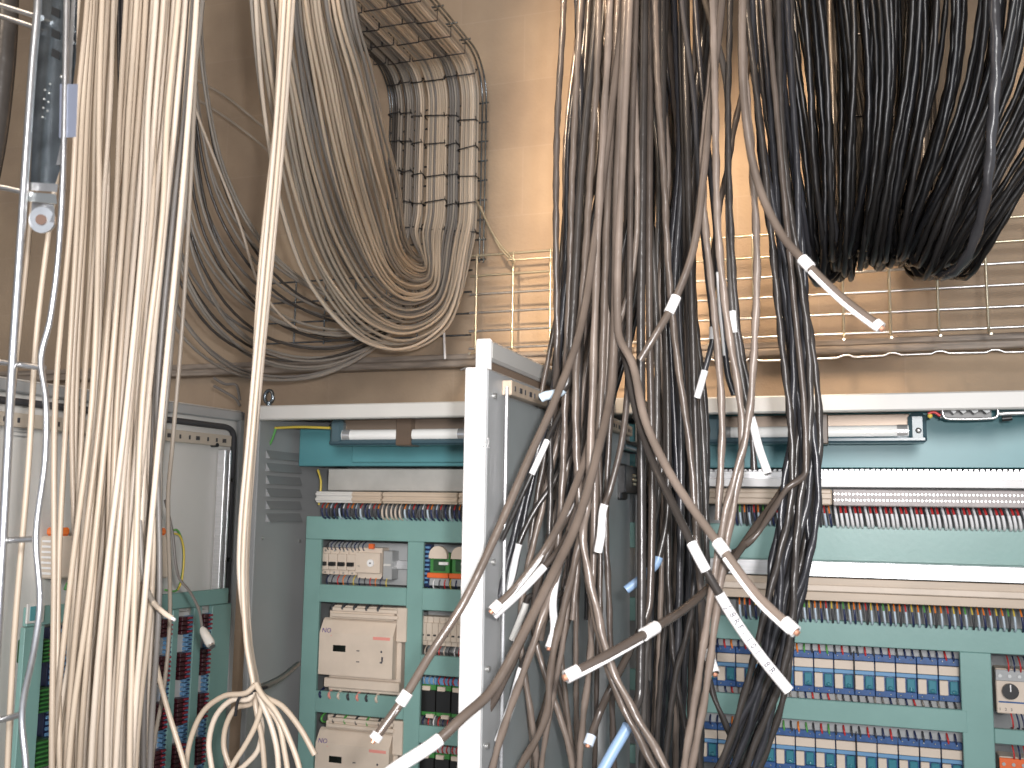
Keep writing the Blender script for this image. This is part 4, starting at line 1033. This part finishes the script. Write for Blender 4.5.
for i in range(20):
    t = i / 19; x0 = lerp(580, 655, t) + rnd.uniform(-4, 4); Y = 1.62 + .02 * (i * 3 % 7); x1 = lerp(590, 650, t) + rnd.uniform(-8, 8)
    dark([(x0, -420, Y), (x0, 0, Y), (x1, 160, Y), (lerp(585, 640, t), 300, Y), (lerp(570, 606, t), 430, Y), (lerp(555, 598, t), 540, Y)], .005, rnd.choice(SLATE + BLACK[:2]), 'blackish cable deep inside the central tangle', 'deep blackish cables in the central tangle')
# right sub-mass
NRm = 40
for i in range(NRm):
    t = i / (NRm - 1)
    x0 = lerp(630, 718, t) + rnd.uniform(-6, 6)
    x1 = lerp(648, 706, t) + rnd.uniform(-9, 9)
    x2 = lerp(652, 694, t) + rnd.uniform(-6, 6)
    x3 = lerp(658, 702, t) + rnd.uniform(-5, 5)
    x4 = lerp(650, 708, t) + rnd.uniform(-5, 5)
    x5 = lerp(640, 704, t) + rnd.uniform(-7, 7)
    Y = 1.42 + .014 * (i * 13 % 33)
    pts = [(x0 + 2, -420, Y), (x0, 0, Y), (x1, 150, Y), (x2, 290, Y), (x3, 430, Y), (x4, 560, Y), (lerp(x4, x5, .6), 680, Y), (x5, 790, Y), (x5, 900, Y)]
    if i % 4 == 3: pts = pts[:7]
    ma = rnd.choice(SLATE) if rnd.random() < .62 else rnd.choice(BROWN[:4])
    dark(pts, rnd.choice((.0048, .0053)), ma, GR, 'tight dark bunch right of the dark gap')
# singles of the centre, near layer (px, py, Y)
SING = [
 ([(572, -420, 1.25), (566, -100, 1.25), (563, 20, 1.25), (557, 130, 1.25), (556, 240, 1.25), (557, 330, 1.26), (556, 385, 1.28), (553, 430, 1.32)], .0048, BROWN[1], 'leftmost taupe cable hanging clear of the central tangle in front of the bare wall'),
 ([(586, -420, 1.24), (582, -40, 1.24), (577, 70, 1.24), (572, 180, 1.24), (570, 270, 1.24), (566, 370, 1.24), (563, 470, 1.25), (556, 560, 1.25), (540, 640, 1.25)], .0050, BROWN[0], 'second taupe cable from the left edge of the central tangle'),
 ([(602, -420, 1.22), (598, 40, 1.22), (590, 180, 1.22), (583, 290, 1.21), (576, 370, 1.20), (578, 480, 1.2), (590, 590, 1.2), (612, 680, 1.2), (640, 740, 1.2), (665, 790, 1.2), (690, 860, 1.2)], .0052, BROWN[0], 'taupe cable crossing from upper left to the bottom centre in front'),
 ([(652, -420, 1.3), (655, 0, 1.3), (658, 90, 1.3), (664, 180, 1.3), (668, 260, 1.3), (676, 350, 1.3), (690, 450, 1.3), (697, 540, 1.3), (702, 640, 1.3), (690, 740, 1.3), (680, 860, 1.3)], .0052, BROWN[0], 'paler taupe cable along the front of the tight dark bunch'),
 ([(720, -420, 1.2), (716, -40, 1.2), (712, 60, 1.2), (703, 150, 1.2), (704, 210, 1.2), (715, 320, 1.2), (722, 420, 1.2), (718, 520, 1.2)], .0048, BROWN[3], 'pale taupe cable hanging straight down near the two long light cables'),
 ([(742, -420, 1.14), (742, -40, 1.14), (744, 60, 1.14), (752, 160, 1.14), (757, 260, 1.14), (754, 350, 1.14), (747, 430, 1.14), (726, 510, 1.14), (712, 590, 1.14), (698, 680, 1.14), (684, 768, 1.14), (670, 880, 1.14)], .0046, BROWN[3], 'long light cable curving right then back to the bottom, right hand of the pair'),
 ([(708, -420, 1.15), (712, -40, 1.15), (715, 100, 1.15), (718, 230, 1.15), (727, 320, 1.15), (741, 410, 1.15), (741, 460, 1.15), (729, 530, 1.15), (718, 600, 1.15), (706, 690, 1.15), (688, 790, 1.15), (680, 880, 1.15)], .0048, BROWN[3], 'long light cable curving to the bottom, left hand of the pair'),
 ([(728, -420, 1.3), (730, 0, 1.3), (728, 120, 1.3), (731, 230, 1.3), (738, 330, 1.3), (750, 400, 1.3), (754, 470, 1.3)], .0045, BROWN[2], 'dark thin cable between the light pair and the black bundle'),
 ([(760, -420, 1.45), (756, -20, 1.45), (750, 60, 1.44), (738, 110, 1.43), (727, 170, 1.42), (716, 230, 1.4), (712, 300, 1.38)], .0045, BROWN[1], 'taupe cable slanting left from the top beside the black bundle'),
 ([(745, 500, 1.5), (765, 520, 1.5), (788, 478, 1.5), (803, 430, 1.5), (808, 380, 1.5)][::-1], .0045, BROWN[1], 'cable leaving the black bundle toward lower left') if False else None,
 ([(588, 505, 1.18), (583, 530, 1.18), (586, 560, 1.18), (597, 610, 1.18), (611, 665, 1.18), (636, 715, 1.18), (662, 760, 1.18), (685, 810, 1.18)], .0052, BROWN[3], 'thick taupe cable slanting down right under the long white sleeve'),
 ([(600, 420, 1.22), (592, 480, 1.21), (580, 540, 1.20), (566, 600, 1.20), (552, 660, 1.2), (545, 720, 1.2), (520, 768, 1.2), (490, 840, 1.2)], .0052, BROWN[0], 'taupe cable sweeping down left across the middle door'),
 ([(606, 380, 1.24), (596, 450, 1.24), (570, 530, 1.23), (548, 600, 1.23), (528, 660, 1.22), (500, 740, 1.22), (480, 820, 1.22)], .0052, BROWN[3], 'light taupe cable sweeping down left in front of the door bottom'),
 ([(590, 440, 1.26), (575, 500, 1.26), (545, 560, 1.25), (530, 620, 1.25), (505, 680, 1.25), (480, 730, 1.25), (465, 800, 1.25)], .0050, BROWN[1], 'darker taupe cable sweeping to the foot of the white door edge'),
 ([(592, 600, 1.3), (590, 660, 1.3), (583, 720, 1.3), (577, 800, 1.3)], .0050, BROWN[3], 'short pale length of cable hanging vertically left of the long white sleeve'),
 ([(624, 300, 1.36), (612, 400, 1.35), (606, 520, 1.35), (609, 600, 1.35), (612, 700, 1.35), (615, 800, 1.35)], .0046, BROWN[1], 'taupe cable hanging vertically over the edge of the dark gap'),
 ([(695, 560, 1.4), (690, 620, 1.4), (675, 680, 1.4), (662, 800, 1.4)], .0048, BROWN[2], 'dark cable low in the bunch under the light pair'),
 ([(704, 640, 1.5), (712, 690, 1.5), (728, 730, 1.5), (745, 775, 1.5), (770, 830, 1.5)], .0046, BROWN[2], 'thin taupe cable slanting over the lower relay row'),
 ([(668, 560, 1.45), (672, 640, 1.45), (680, 700, 1.45), (688, 740, 1.45)], .0046, BROWN[2], 'dark cable bowing left of the relay rows'),
]
def rise(pts):
    if pts[0][1] <= 0: return pts
    x, y, Y = pts[0]
    if x > 800: return [(770, -420, Y), (766, -40, Y), (780, 150, Y), (792, 280, Y)] + pts
    x2 = lerp(x, 645, .35)
    return [(x2 + 6, -420, Y + .03), (x2 + 3, -30, Y + .03)] + ([(lerp(x2, x, .5), y * .45, Y + .02)] if y > 200 else []) + pts
for s in SING:
    if s: dark(rise(s[0]), *s[1:])
# labelled cable ends
def marked(pts, r, ma, label, parts, tip=True, name='marked_cable', up=None):
    path = smooth([P(*p) for p in rise(pts)], 7); r *= .98
    f0 = nearest(path, P(*pts[0])) if pts[0][1] > 0 else 0
    nf = lambda f: f0 + (1 - f0) * f
    e = E(name, path[-1], label, 'cable')
    MB().tube(path, r, 10).build('jacket', ma, e)
    for kind, a, b_, mt in parts:          # a,b : px points or fractions
        fa = nearest(path, P(*a)) if isinstance(a, tuple) else nf(a)
        fb = nearest(path, P(*b_)) if isinstance(b_, tuple) else nf(b_)
        if fb < fa: fa, fb = fb, fa
        sp = seg(path, fa, fb)
        if kind == 'collar': MB().tube(sp, r * 1.32, 12).build('white_collar', mt, e)
        if kind == 'sleeve': MB().tube(sp, r * 1.22, 12).build('white_sleeve', mt, e)
        if kind == 'strip':      # flat marker strip lying along the underside
            off = -cu * r * .9 - fw * r * .75 + (-cr * r * .45)
            MB().tube([q + off for q in sp], r * .52, 8).build('marker_strip', mt, e)
    if tip:
        d_ = (path[-1] - path[-2]).normalized()
        MB().tube([path[-1], path[-1] + d_ * .003], r * .62, 8).build('cut_end', COPPER, e)
    return e, path
marked([(752, -420, 1.06), (744, -60, 1.06), (742, 40, 1.06), (745, 110, 1.06), (757, 180, 1.06), (780, 232, 1.05), (806, 263, 1.04), (842, 298, 1.03), (881, 328, 1.02)], .0046, BROWN[0],
       'taupe cable with two white collars ending in the air at upper right over the tray', [('collar', (801, 258, 1.04), (811, 267, 1.04), WHITE), ('strip', (811, 267, 1.04), (874, 322, 1.02), WHITE), ('collar', (872, 321, 1.02), (882, 329, 1.02), WHITE)])
marked([(742, -300, 1.2), (722, 0, 1.2), (712, 90, 1.19), (703, 180, 1.18), (693, 250, 1.17), (673, 304, 1.16), (656, 334, 1.15), (640, 360, 1.15)], .0048, BROWN[0],
       'grey brown cable with one white collar slanting down left over the centre', [('collar', (676, 299, 1.16), (669, 312, 1.16), WHITE)], tip=False)
marked([(618, 330, 1.2), (633, 365, 1.18), (645, 420, 1.16), (668, 470, 1.14), (695, 512, 1.12), (721, 547, 1.1), (757, 595, 1.08), (796, 632, 1.06)], .0052, BROWN[3],
       'thick brown cable with collars slanting down right to end before the lower wires', [('collar', (717, 541, 1.1), (727, 555, 1.1), WHITE), ('strip', (727, 555, 1.1), (788, 626, 1.06), WHITE), ('collar', (785, 623, 1.07), (797, 633, 1.06), WHITE)])
marked([(612, 300, 1.24), (624, 350, 1.22), (636, 410, 1.2), (652, 460, 1.18), (673, 505, 1.15), (695, 550, 1.13), (708, 574, 1.13), (735, 620, 1.14), (762, 658, 1.14), (789, 691, 1.14)], .0050, BROWN[2],
       'cable whose long printed white sleeve ends over the upper relay row', [('sleeve', (693, 546, 1.13), (706, 571, 1.13), WHITE), ('sleeve', (719, 592, 1.14), 1.0, WHITE)], tip=False)
pS = [P(724, 592, 1.13), P(760, 650, 1.13)]
me_ = marked
path = smooth([P(*q) for q in ((719, 592, 1.14), (735, 620, 1.14), (762, 658, 1.14), (789, 691, 1.14))], 6)
par = [o for o in COL.objects if o.get('label', '').startswith('cable whose long printed')][0]
chars = '-J8RF-101-8R'
for i, ch in enumerate(chars):
    f = .06 + i * .062
    s2 = seg(path, f, f + .03); q = s2[0]; d_ = (s2[-1] - s2[0]).normalized()
    dd = (d_ - fw * d_.dot(fw)).normalized(); yd = fw.cross(dd) * -1
    if yd.dot(cr) < 0: yd = -yd
    text(ch, .0098, q - fw * .0092 - yd * .003, dd, yd, INK, par, 'lettering')
marked([(810, 380, 1.5), (802, 440, 1.48), (785, 485, 1.42), (757, 525, 1.34), (725, 570, 1.24), (692, 603, 1.14), (648, 632, 1.04), (608, 655, 1.0), (566, 677, .97)], .0052, BROWN[1],
       'cable from the black bundle ending low centre with collars around a white strip', [('collar', (655, 628, 1.05), (642, 636, 1.04), WHITE), ('strip', (642, 636, 1.04), (578, 671, .98), WHITE), ('collar', (579, 670, .98), (566, 677, .97), WHITE)])
marked([(610, 120, 1.22), (596, 230, 1.2), (580, 330, 1.16), (555, 400, 1.12), (528, 460, 1.09), (498, 530, 1.06), (465, 600, 1.03), (430, 655, 1.01), (404, 698, 1.0), (374, 740, .98)], .0050, BROWN[0],
       'long brown cable crossing the white door edge, ending at the lower power supply', [('collar', (406, 695, 1.0), (400, 704, 1.0), WHITE), ('strip', (400, 704, 1.0), (380, 732, .98), WHITE), ('collar', (378, 735, .98), (372, 742, .98), WHITE)])
marked([(612, 380, 1.2), (598, 450, 1.16), (578, 520, 1.12), (550, 580, 1.07), (520, 640, 1.03), (492, 690, 1.0), (462, 718, .97), (436, 742, .95), (392, 771, .92), (370, 790, .9)], .0056, BROWN[0],
       'thick brown cable in a large white sleeve at the bottom edge left of the door', [('sleeve', (439, 739, .95), 1.0, WHITE)], tip=False)
marked([(600, 380, 1.26), (590, 440, 1.22), (570, 500, 1.18), (548, 545, 1.15), (518, 585, 1.13), (492, 611, 1.11)], .0050, BROWN[0],
       'brown cable ending over the door with a white collar and strip, leftmost of its cluster', [('strip', (545, 549, 1.15), (500, 604, 1.12), WHITE), ('collar', (501, 603, 1.12), (491, 612, 1.11), WHITE)])
marked([(604, 430, 1.3), (585, 490, 1.26), (562, 545, 1.22), (541, 570, 1.2), (520, 592, 1.19), (494, 616, 1.18)], .0042, BROWN[1],
       'thin cable in a full white sleeve just under the leftmost collared end', [('sleeve', (543, 568, 1.2), 1.0, WHITE)], tip=False)
marked([(580, 340, 1.3), (566, 400, 1.26), (551, 432, 1.24), (542, 452, 1.23), (530, 478, 1.22), (502, 540, 1.22)], .0034, BLACK[2],
       'thin black cable with slim white flag beside the top of the middle door', [('sleeve', (547, 440, 1.235), (531, 475, 1.22), WHITE)], tip=False)
marked([(575, 430, 1.35), (555, 480, 1.33), (535, 510, 1.32), (519, 544, 1.31), (512, 575, 1.31), (507, 592, 1.3)], .0042, BROWN[2],
       'dark cable ending in a white sleeve over the door, above the collared cluster', [('sleeve', (518, 546, 1.31), 1.0, WHITE)], tip=False)
marked([(590, 480, 1.26), (572, 540, 1.25), (560, 562, 1.24), (553, 600, 1.23), (554, 630, 1.23), (549, 648, 1.22)], .0042, BROWN[2],
       'cable with a curved white sleeve hanging mid door, right of the collared cluster', [('sleeve', (560, 562, 1.24), .93, WHITE), ('collar', .93, 1.0, WHITE)])
marked([(570, 580, 1.3), (550, 600, 1.3), (530, 596, 1.3), (524, 610, 1.3), (518, 625, 1.3), (512, 640, 1.3)], .0040, BROWN[2],
       'short translucent sleeved cable end tucked behind the brown cables mid door', [('sleeve', (526, 602, 1.3), 1.0, PAINT)], tip=False)
marked([(556, 570, 1.28), (545, 620, 1.27), (530, 650, 1.26), (522, 668, 1.25), (513, 700, 1.25), (498, 742, 1.24)], .0046, BROWN[2],
       'cable with a spotted white sleeve hanging at the foot of the middle door', [('sleeve', (522, 667, 1.25), 1.0, WHITE)], tip=False)
marked([(628, 380, 1.25), (622, 440, 1.24), (610, 490, 1.23), (603, 510, 1.23), (601, 535, 1.22), (598, 552, 1.22)], .0042, BROWN[1],
       'cable with twisted white sleeve ending beside the dark gap', [('sleeve', (605, 503, 1.23), .86, WHITE), ('collar', .86, 1.0, WHITE)], tip=False)
marked([(650, 600, 1.35), (630, 650, 1.33), (610, 690, 1.3), (600, 712, 1.3), (588, 745, 1.28)], .0052, BROWN[1],
       'cable end with bluish white collar at the bottom centre', [('collar', (592, 735, 1.285), 1.0, mat('cool_white', (.6, .68, .78), .4))], tip=True)
marked([(668, 500, 1.45), (658, 560, 1.44), (645, 575, 1.43), (626, 590, 1.42)], .0052, BROWN[2], 'cable end with pale blue sleeve against the dark gap', [('sleeve', .55, 1.0, BLUEW)], tip=False)
marked([(640, 690, 1.3), (628, 725, 1.28), (614, 750, 1.27), (600, 775, 1.26)], .006, BROWN[2], 'cable end with pale blue sleeve at the bottom edge', [('sleeve', .4, 1.0, BLUEW)], tip=False)
marked([(700, 560, 1.36), (703, 610, 1.34), (706, 635, 1.31), (709, 655, 1.29), (715, 674, 1.28)], .0052, BROWN[2], 'cable end with short white collar in front of the upper relay row', [('collar', .82, .99, WHITE)], tip=True)
marked([(694, 100, 1.35), (700, 200, 1.34), (708, 280, 1.33), (713, 335, 1.33), (706, 366, 1.33), (697, 398, 1.33)], .0040, SLATE[1], 'thin slate cable with a white collar and sleeve in front of the ledge', [('collar', (713, 328, 1.33), (713, 341, 1.33), WHITE), ('sleeve', (705, 370, 1.33), 1.0, WHITE)], tip=False)
marked([(726, 80, 1.32), (728, 180, 1.31), (731, 290, 1.3), (736, 340, 1.3), (746, 400, 1.3), (753, 424, 1.3), (759, 448, 1.29), (768, 474, 1.28)], .0044, SLATE[3], 'dark cable in a long slim white sleeve over the right lamp', [('sleeve', (732, 308, 1.3), (734, 330, 1.3), WHITE), ('sleeve', (751, 417, 1.3), 1.0, WHITE)], tip=False)
marked([(716, 230, 1.36), (720, 300, 1.35), (724, 340, 1.35), (728, 375, 1.35), (734, 395, 1.35)], .0042, SLATE[0], 'short dark cable with white patch left of the slim sleeve', [('strip', .25, .75, WHITE)], tip=False)
marked([(568, 380, 1.2), (560, 392, 1.2), (545, 396, 1.2), (541, 398, 1.2)], .005, BROWN[2], 'short cable end with pale sleeve at the top corner of the middle door', [('sleeve', .3, 1.0, BWHITE)], tip=False)

# ------------------------------------------------------------------ black bundle (between centre and right)
NB = 13
for i in range(NB):
    t = i / (NB - 1)
    y_ = 1.34 + .012 * (i * 5 % 9)
    ja = rnd.uniform(-.35, .35)
    w = lambda s, k: s * math.sin(i * 1.7 + k * 1.3)
    pts = [(lerp(745, 800, t), -420, y_), (lerp(744, 790, t), -40, y_), (lerp(752, 792, t) + w(3, 1), 80, y_), (lerp(764, 798, t) + w(4, 2), 180, y_),
           (lerp(778, 804, t) + w(5, 3), 270, y_), (lerp(786, 811, t) + w(4, 4), 350, y_), (lerp(790, 815, t) + w(5, 5), 430, y_), (lerp(784, 814, t) + w(7, 6), 500, y_),
           (lerp(776, 808, t) + w(7, 7), 560, y_), (lerp(768, 796, t) + w(6, 8), 620, y_), (lerp(752, 784, t) + w(5, 9), 680, y_), (lerp(728, 766, t) + w(5, 10), 740, y_), (lerp(705, 745, t), 800, y_), (lerp(680, 715, t), 880, y_)]
    dark(pts, .0050, rnd.choice(BLACK[1:3] + SLATE[:3]) if i % 3 else BROWN[2], 'black cable in the wavy bundle hanging in front of the right cabinet', 'wavy black bundle before the right cabinet')
dark(rise([(806, 470, 1.33), (786, 490, 1.33), (760, 530, 1.3), (745, 545, 1.3), (720, 560, 1.35)]), .0046, BROWN[1], 'cable slanting left out of the wavy black bundle at lamp height')

# ------------------------------------------------------------------ black mass upper right
NG = 120
for i in range(NG):
    t = i / (NG - 1)
    s1_, s2_, p1_ = rnd.uniform(-.04, .04), rnd.uniform(-.03, .03), rnd.uniform(0, 6.3)
    wv = lambda k, am=.02: t + s1_ + am * math.sin(k * .7 + p1_)
    right = t > .66
    yb = (258 + 8 * math.sin(i * 2.1) + rnd.uniform(-6, 6) + (14 if t < .22 else 0)) if not right else 274 + rnd.uniform(-12, 5)
    fx0 = lerp(774, 1110, wv(0)); f1 = lerp(788, 1085, wv(1)); f2 = lerp(800, 1035, wv(2))
    bx = lerp(816, 962, min(1.02, max(-.02, t + s2_))); b1 = lerp(838, 932, wv(4)); b2 = lerp(815, 925, wv(5))
    Y0 = 1.46 + .009 * (i * 17 % 41)
    pts = [(fx0 - 8, -420, Y0), (fx0, -40, Y0), (f1, 70, Y0 + .03), (f2, 160, Y0 + .08), (lerp(f2, bx, .66), yb - 32, Y0 + .14), (bx, yb, Y0 + .22), (lerp(bx, b1, .8), yb - 26, Y0 + .32), (b1, 130, 2.25), (b2, 0, 2.45), (b2, -200, 2.5), (b2, -420, 2.5)]
    dark(pts, .0052, rnd.choice(BLACK[:2] + BLACK[3:] + BLACK[:1] if i % 6 else SLATE[:3] + BLACK), 'glossy black cable looping down in the heavy mass at upper right', 'heavy black looping mass at upper right')
# broad flat grey cable seen at right
dark([(988, -420, 1.45), (992, -40, 1.45), (996, 60, 1.46), (992, 130, 1.48), (985, 200, 1.52), (966, 258, 1.6), (942, 276, 1.68), (928, 250, 1.8), (925, 150, 2.0), (925, 0, 2.2)], .0085, SLATE[1], 'thick slate grey cable standing out in the black mass at right')
for k, (x0, x1) in enumerate(((772, 806), (778, 812), (766, 800), (784, 818), (760, 790))):
    dark([(x0, -420, 1.6 + k * .02), (x0, 0, 1.6 + k * .02), (x0 + 8, 100, 1.62 + k * .02), (x0 + 16, 180, 1.64 + k * .02), (x1, 262 - k * 5, 1.68 + k * .02), (x1 + 12, 285 - k * 6, 1.74 + k * .02), (x1 + 28, 262, 1.85), (x1 + 34, 150, 2.0), (x1 + 30, 0, 2.2), (x1 + 30, -300, 2.2)], .0048, BLACK[k % 3], 'black cable loop at the left fringe of the heavy black mass', 'left fringe loops of the black mass')
for j in range(3):
    y = (34, 116, 192)[j]
    p0 = P(840, y, 2.16); p1 = P(905, y + 2, 2.16)
    tag(MB().tube([p0, p0.lerp(p1, .3) + Vector((0, -.01, -.004)), p0.lerp(p1, .6) + Vector((0, -.01, .004)), p1], .003, 6).build('cable_tie', TIEM), 'black tie across the back cables of the black mass, %s' % ('top', 'middle', 'lowest')[j], 'cable tie')

# ------------------------------------------------------------------ near basket tray & bracket at far left
YN = .78
e = E('cable_tray', P(40, 240, YN), 'bright out-of-focus wire basket tray close to the camera at far left', 'cable tray')
MB().tube(smooth([P(*q) for q in ((44, -200, YN), (38, 0, YN), (33, 60, YN), (28, 130, YN), (20, 250, YN), (12, 370, YN), (4, 520, YN), (-6, 700, YN), (-12, 860, YN))], 6), .0042, 10).build('upright_wire', GALV, e)
MB().tube(smooth([P(*q) for q in ((70, -200, YN), (66, 40, YN), (63, 180, YN), (58, 260, YN), (50, 320, YN), (41, 358, YN), (46, 400, YN), (45, 460, YN), (36, 535, YN), (40, 600, YN), (34, 650, YN), (22, 712, YN), (26, 770, YN), (24, 860, YN))], 6), .0030, 10).build('upright_wire', GALV, e)
for pts in ([(-60, -14), (0, 5), (42, 18)], [(-60, 0), (0, 16), (34, 27)], [(-60, 178), (0, 187), (32, 194)], [(-60, 355), (0, 362), (44, 368)], [(-60, 545), (0, 541), (34, 539)], [(-60, 728), (0, 720), (22, 714)]):
    MB().tube(smooth([P(a, b_, YN + .005) for a, b_ in pts], 4), .0030, 10).build('rung', GALV, e)
# dark steel bracket
yb_ = YN + .012
def bp(px, py, d_=0): return P(px, py, yb_ + d_)
def plate(mb, poly, d0, d1):
    n = len(poly); vs = [bp(a, b, d0) for a, b in poly] + [bp(a, b, d1) for a, b in poly]
    mb.add(vs, [list(range(n)), list(range(2 * n - 1, n - 1, -1))] + [[i, (i + 1) % n, (i + 1) % n + n, i + n] for i in range(n)]); return mb
e = E('tray_bracket', bp(45, 235), 'dark steel slotted bracket with clamp plate on the near wire tray', 'bracket')
plate(MB(), [(50, -80), (80, -80), (76, 60), (73, 85), (64, 158), (55, 185), (30, 183), (34, 100), (42, 0)], 0, .006).build('slotted_arm', DSTEEL, e)
mb = MB().use(BLACKP)
for y0 in (6, 28, 48): plate(mb, [(52, y0), (60, y0 + 4), (59, y0 + 12), (51, y0 + 8)], -.0012, .0002)
mb.build('slot', None, e)
mb = MB().use(SCREW)
for k in range(4):
    q = bp(50 - k * .8, 84 + k * 9, -.001); mb.ball(q, .0012); mb.ball(bp(45 - k * .8, 90 + k * 9, -.001), .0012)
for y0 in (30, 42): mb.ball(bp(72.5, y0, -.001), .0025)
for y0 in (76, 82): mb.ball(bp(62 + (y0 - 76), y0 + 1, -.002), .0022)
mb.build('rivet', None, e)
plate(MB(), [(60, 84), (78, 84), (76, 137), (59, 138)], -.012, -.004).build('clamp_plate', mat('blue_grey_steel', (.30, .33, .42), .35, .6), e)
plate(MB(), [(76, -80), (80, -80), (71, 84), (67, 84)], -.006, 0).build('bright_flange', GALV, e)
plate(MB(), [(62, 138), (56, 165), (60, 165), (66, 138)], -.006, 0).build('bright_flange', GALV, e)
plate(MB(), [(28, 182), (58, 184), (57, 192), (27, 190)], -.006, .004).build('hook_bar', GALV, e)
plate(MB(), [(26, 192), (56, 194), (57, 204), (25, 201)], -.008, .004).build('hook_bar', mat('grey_steel', (.38, .40, .40), .3, .8), e)
c = bp(42, 220, -.002)
tang = [c + cr * (.0125 * math.cos(a)) + cu * (.0135 * math.sin(a)) for a in [2 * math.pi * k / 20 for k in range(20)]]
w_ = MB(); w_.tube([c - fw * .001, c + fw * .003], .0135, 20); tb = w_.build('washer', GALV, e)
MB().tube([c - fw * .003, c - fw * .0005], .0055, 14).build('bolt_hole', mat('rust', (.12, .07, .05), .6), tb)
plate(MB(), [(32, 202), (54, 204), (55, 222), (30, 222)], 0, .003).build('lug', GALV, e)
# dark pipe behind
tag(MB().tube(smooth([P(*q) for q in ((10, -200, 1.3), (8, 0, 1.3), (4, 70, 1.3), (-6, 150, 1.3), (-30, 260, 1.3))], 5), .018, 16).build('conduit', SLATE[3]), 'thick grey conduit behind the near tray at the top left corner', 'conduit')
for k in range(4):
    cable_px([(118 + k * 4, -300, 1.7), (119 + k * 4, 0, 1.7), (120 + k * 3.5, 80, 1.7), (122 + k * 4, 170, 1.7), (130 + k * 4, 280, 1.7)], .005, SLATE[k % 3], 'dark slate cable seen through the gap in the beige curtain', group='dark cables behind the beige curtain')

# ---- hardly visible cables (past the 300 that show largest) merged into one mass
bpy.context.view_layer.update()
dg = bpy.context.evaluated_depsgraph_get(); hits = {}
for py in range(2, 768, 5):
    for px in range(2, 1024, 5):
        ok, _, _, _, ob, _ = SC.ray_cast(dg, CAM, ray(px, py).normalized())
        if ok: hits[ob.name] = hits.get(ob.name, 0) + 1
cabs = [o for o in COL.objects if o.type == 'MESH' and o.parent is None and o.get('category') == 'cable' and o.get('group')]
cabs.sort(key=lambda o: (-hits.get(o.name, 0), o.name))
KEEP = 245
mb = MB()
for o in cabs[KEEP:]:
    base = len(mb.v); me = o.data
    mb.use(me.materials[0])
    mb.v += [v.co + o.location for v in me.vertices]
    for p in me.polygons: mb.f.append([i + base for i in p.vertices]); mb.sm.append(p.use_smooth); mb.mi.append(mb.cur)
    bpy.data.objects.remove(o)
if mb.v:
    o = mb.build('cable_mass'); o['kind'] = 'stuff'; tag(o, 'further cables almost hidden inside and behind the hanging cable curtains', 'cables')
# ------------------------------------------------------------------ light
def light(kind, loc, energy, col, size=.1, target=None, spot=None):
    l = bpy.data.lights.new(kind, kind); l.energy = energy; l.color = col
    if kind in ('POINT', 'SPOT'): l.shadow_soft_size = size
    if kind == 'AREA': l.size = size
    if kind == 'SPOT' and spot: l.spot_size = R(spot); l.spot_blend = .6
    o = bpy.data.objects.new('lamp_' + kind.lower(), l); COL.objects.link(o); o.location = loc
    if target is not None: o.rotation_euler = (Vector(target) - Vector(loc)).to_track_quat('-Z', 'Y').to_euler()
    return o
flash = CAM + cu * .055 - fw * .03 + cr * .05
light('SPOT', flash, 44, (1, .97, .98), .018, flash + ray(430, 300) / 1000, 95).data.spot_blend = 1
lampp = Vector((-.55, .15, 2.85))
light('SPOT', lampp, 245, (1, .75, .52), .08, P(715, 190, YW), 48).data.spot_blend = 1
light('POINT', (-1.6, .4, 3.1), 9, (1, .80, .62), .25)
light('SPOT', (-.20, 1.85, 2.95), 42, (1, .75, .52), .12, (.05, 2.75, 2.05), 98).data.spot_blend = .7
light('AREA', (.7, -2.4, 2.5), 60, (1, .97, .95), 1.0, (0, 2.2, 1.6))  # added fill light behind the camera to brighten the cabinets
w = bpy.data.worlds.new('world'); SC.world = w; w.use_nodes = True
w.node_tree.nodes['Background'].inputs[0].default_value = (.75, .85, 1, 1); w.node_tree.nodes['Background'].inputs[1].default_value = .34
SC.view_settings.view_transform = 'Standard'; SC.view_settings.look = 'None'
SC.view_settings.exposure = 1.12; SC.view_settings.gamma = 1; SC.view_settings.use_curve_mapping = False
SC.render.film_transparent = False
SC.cycles.max_bounces = 5
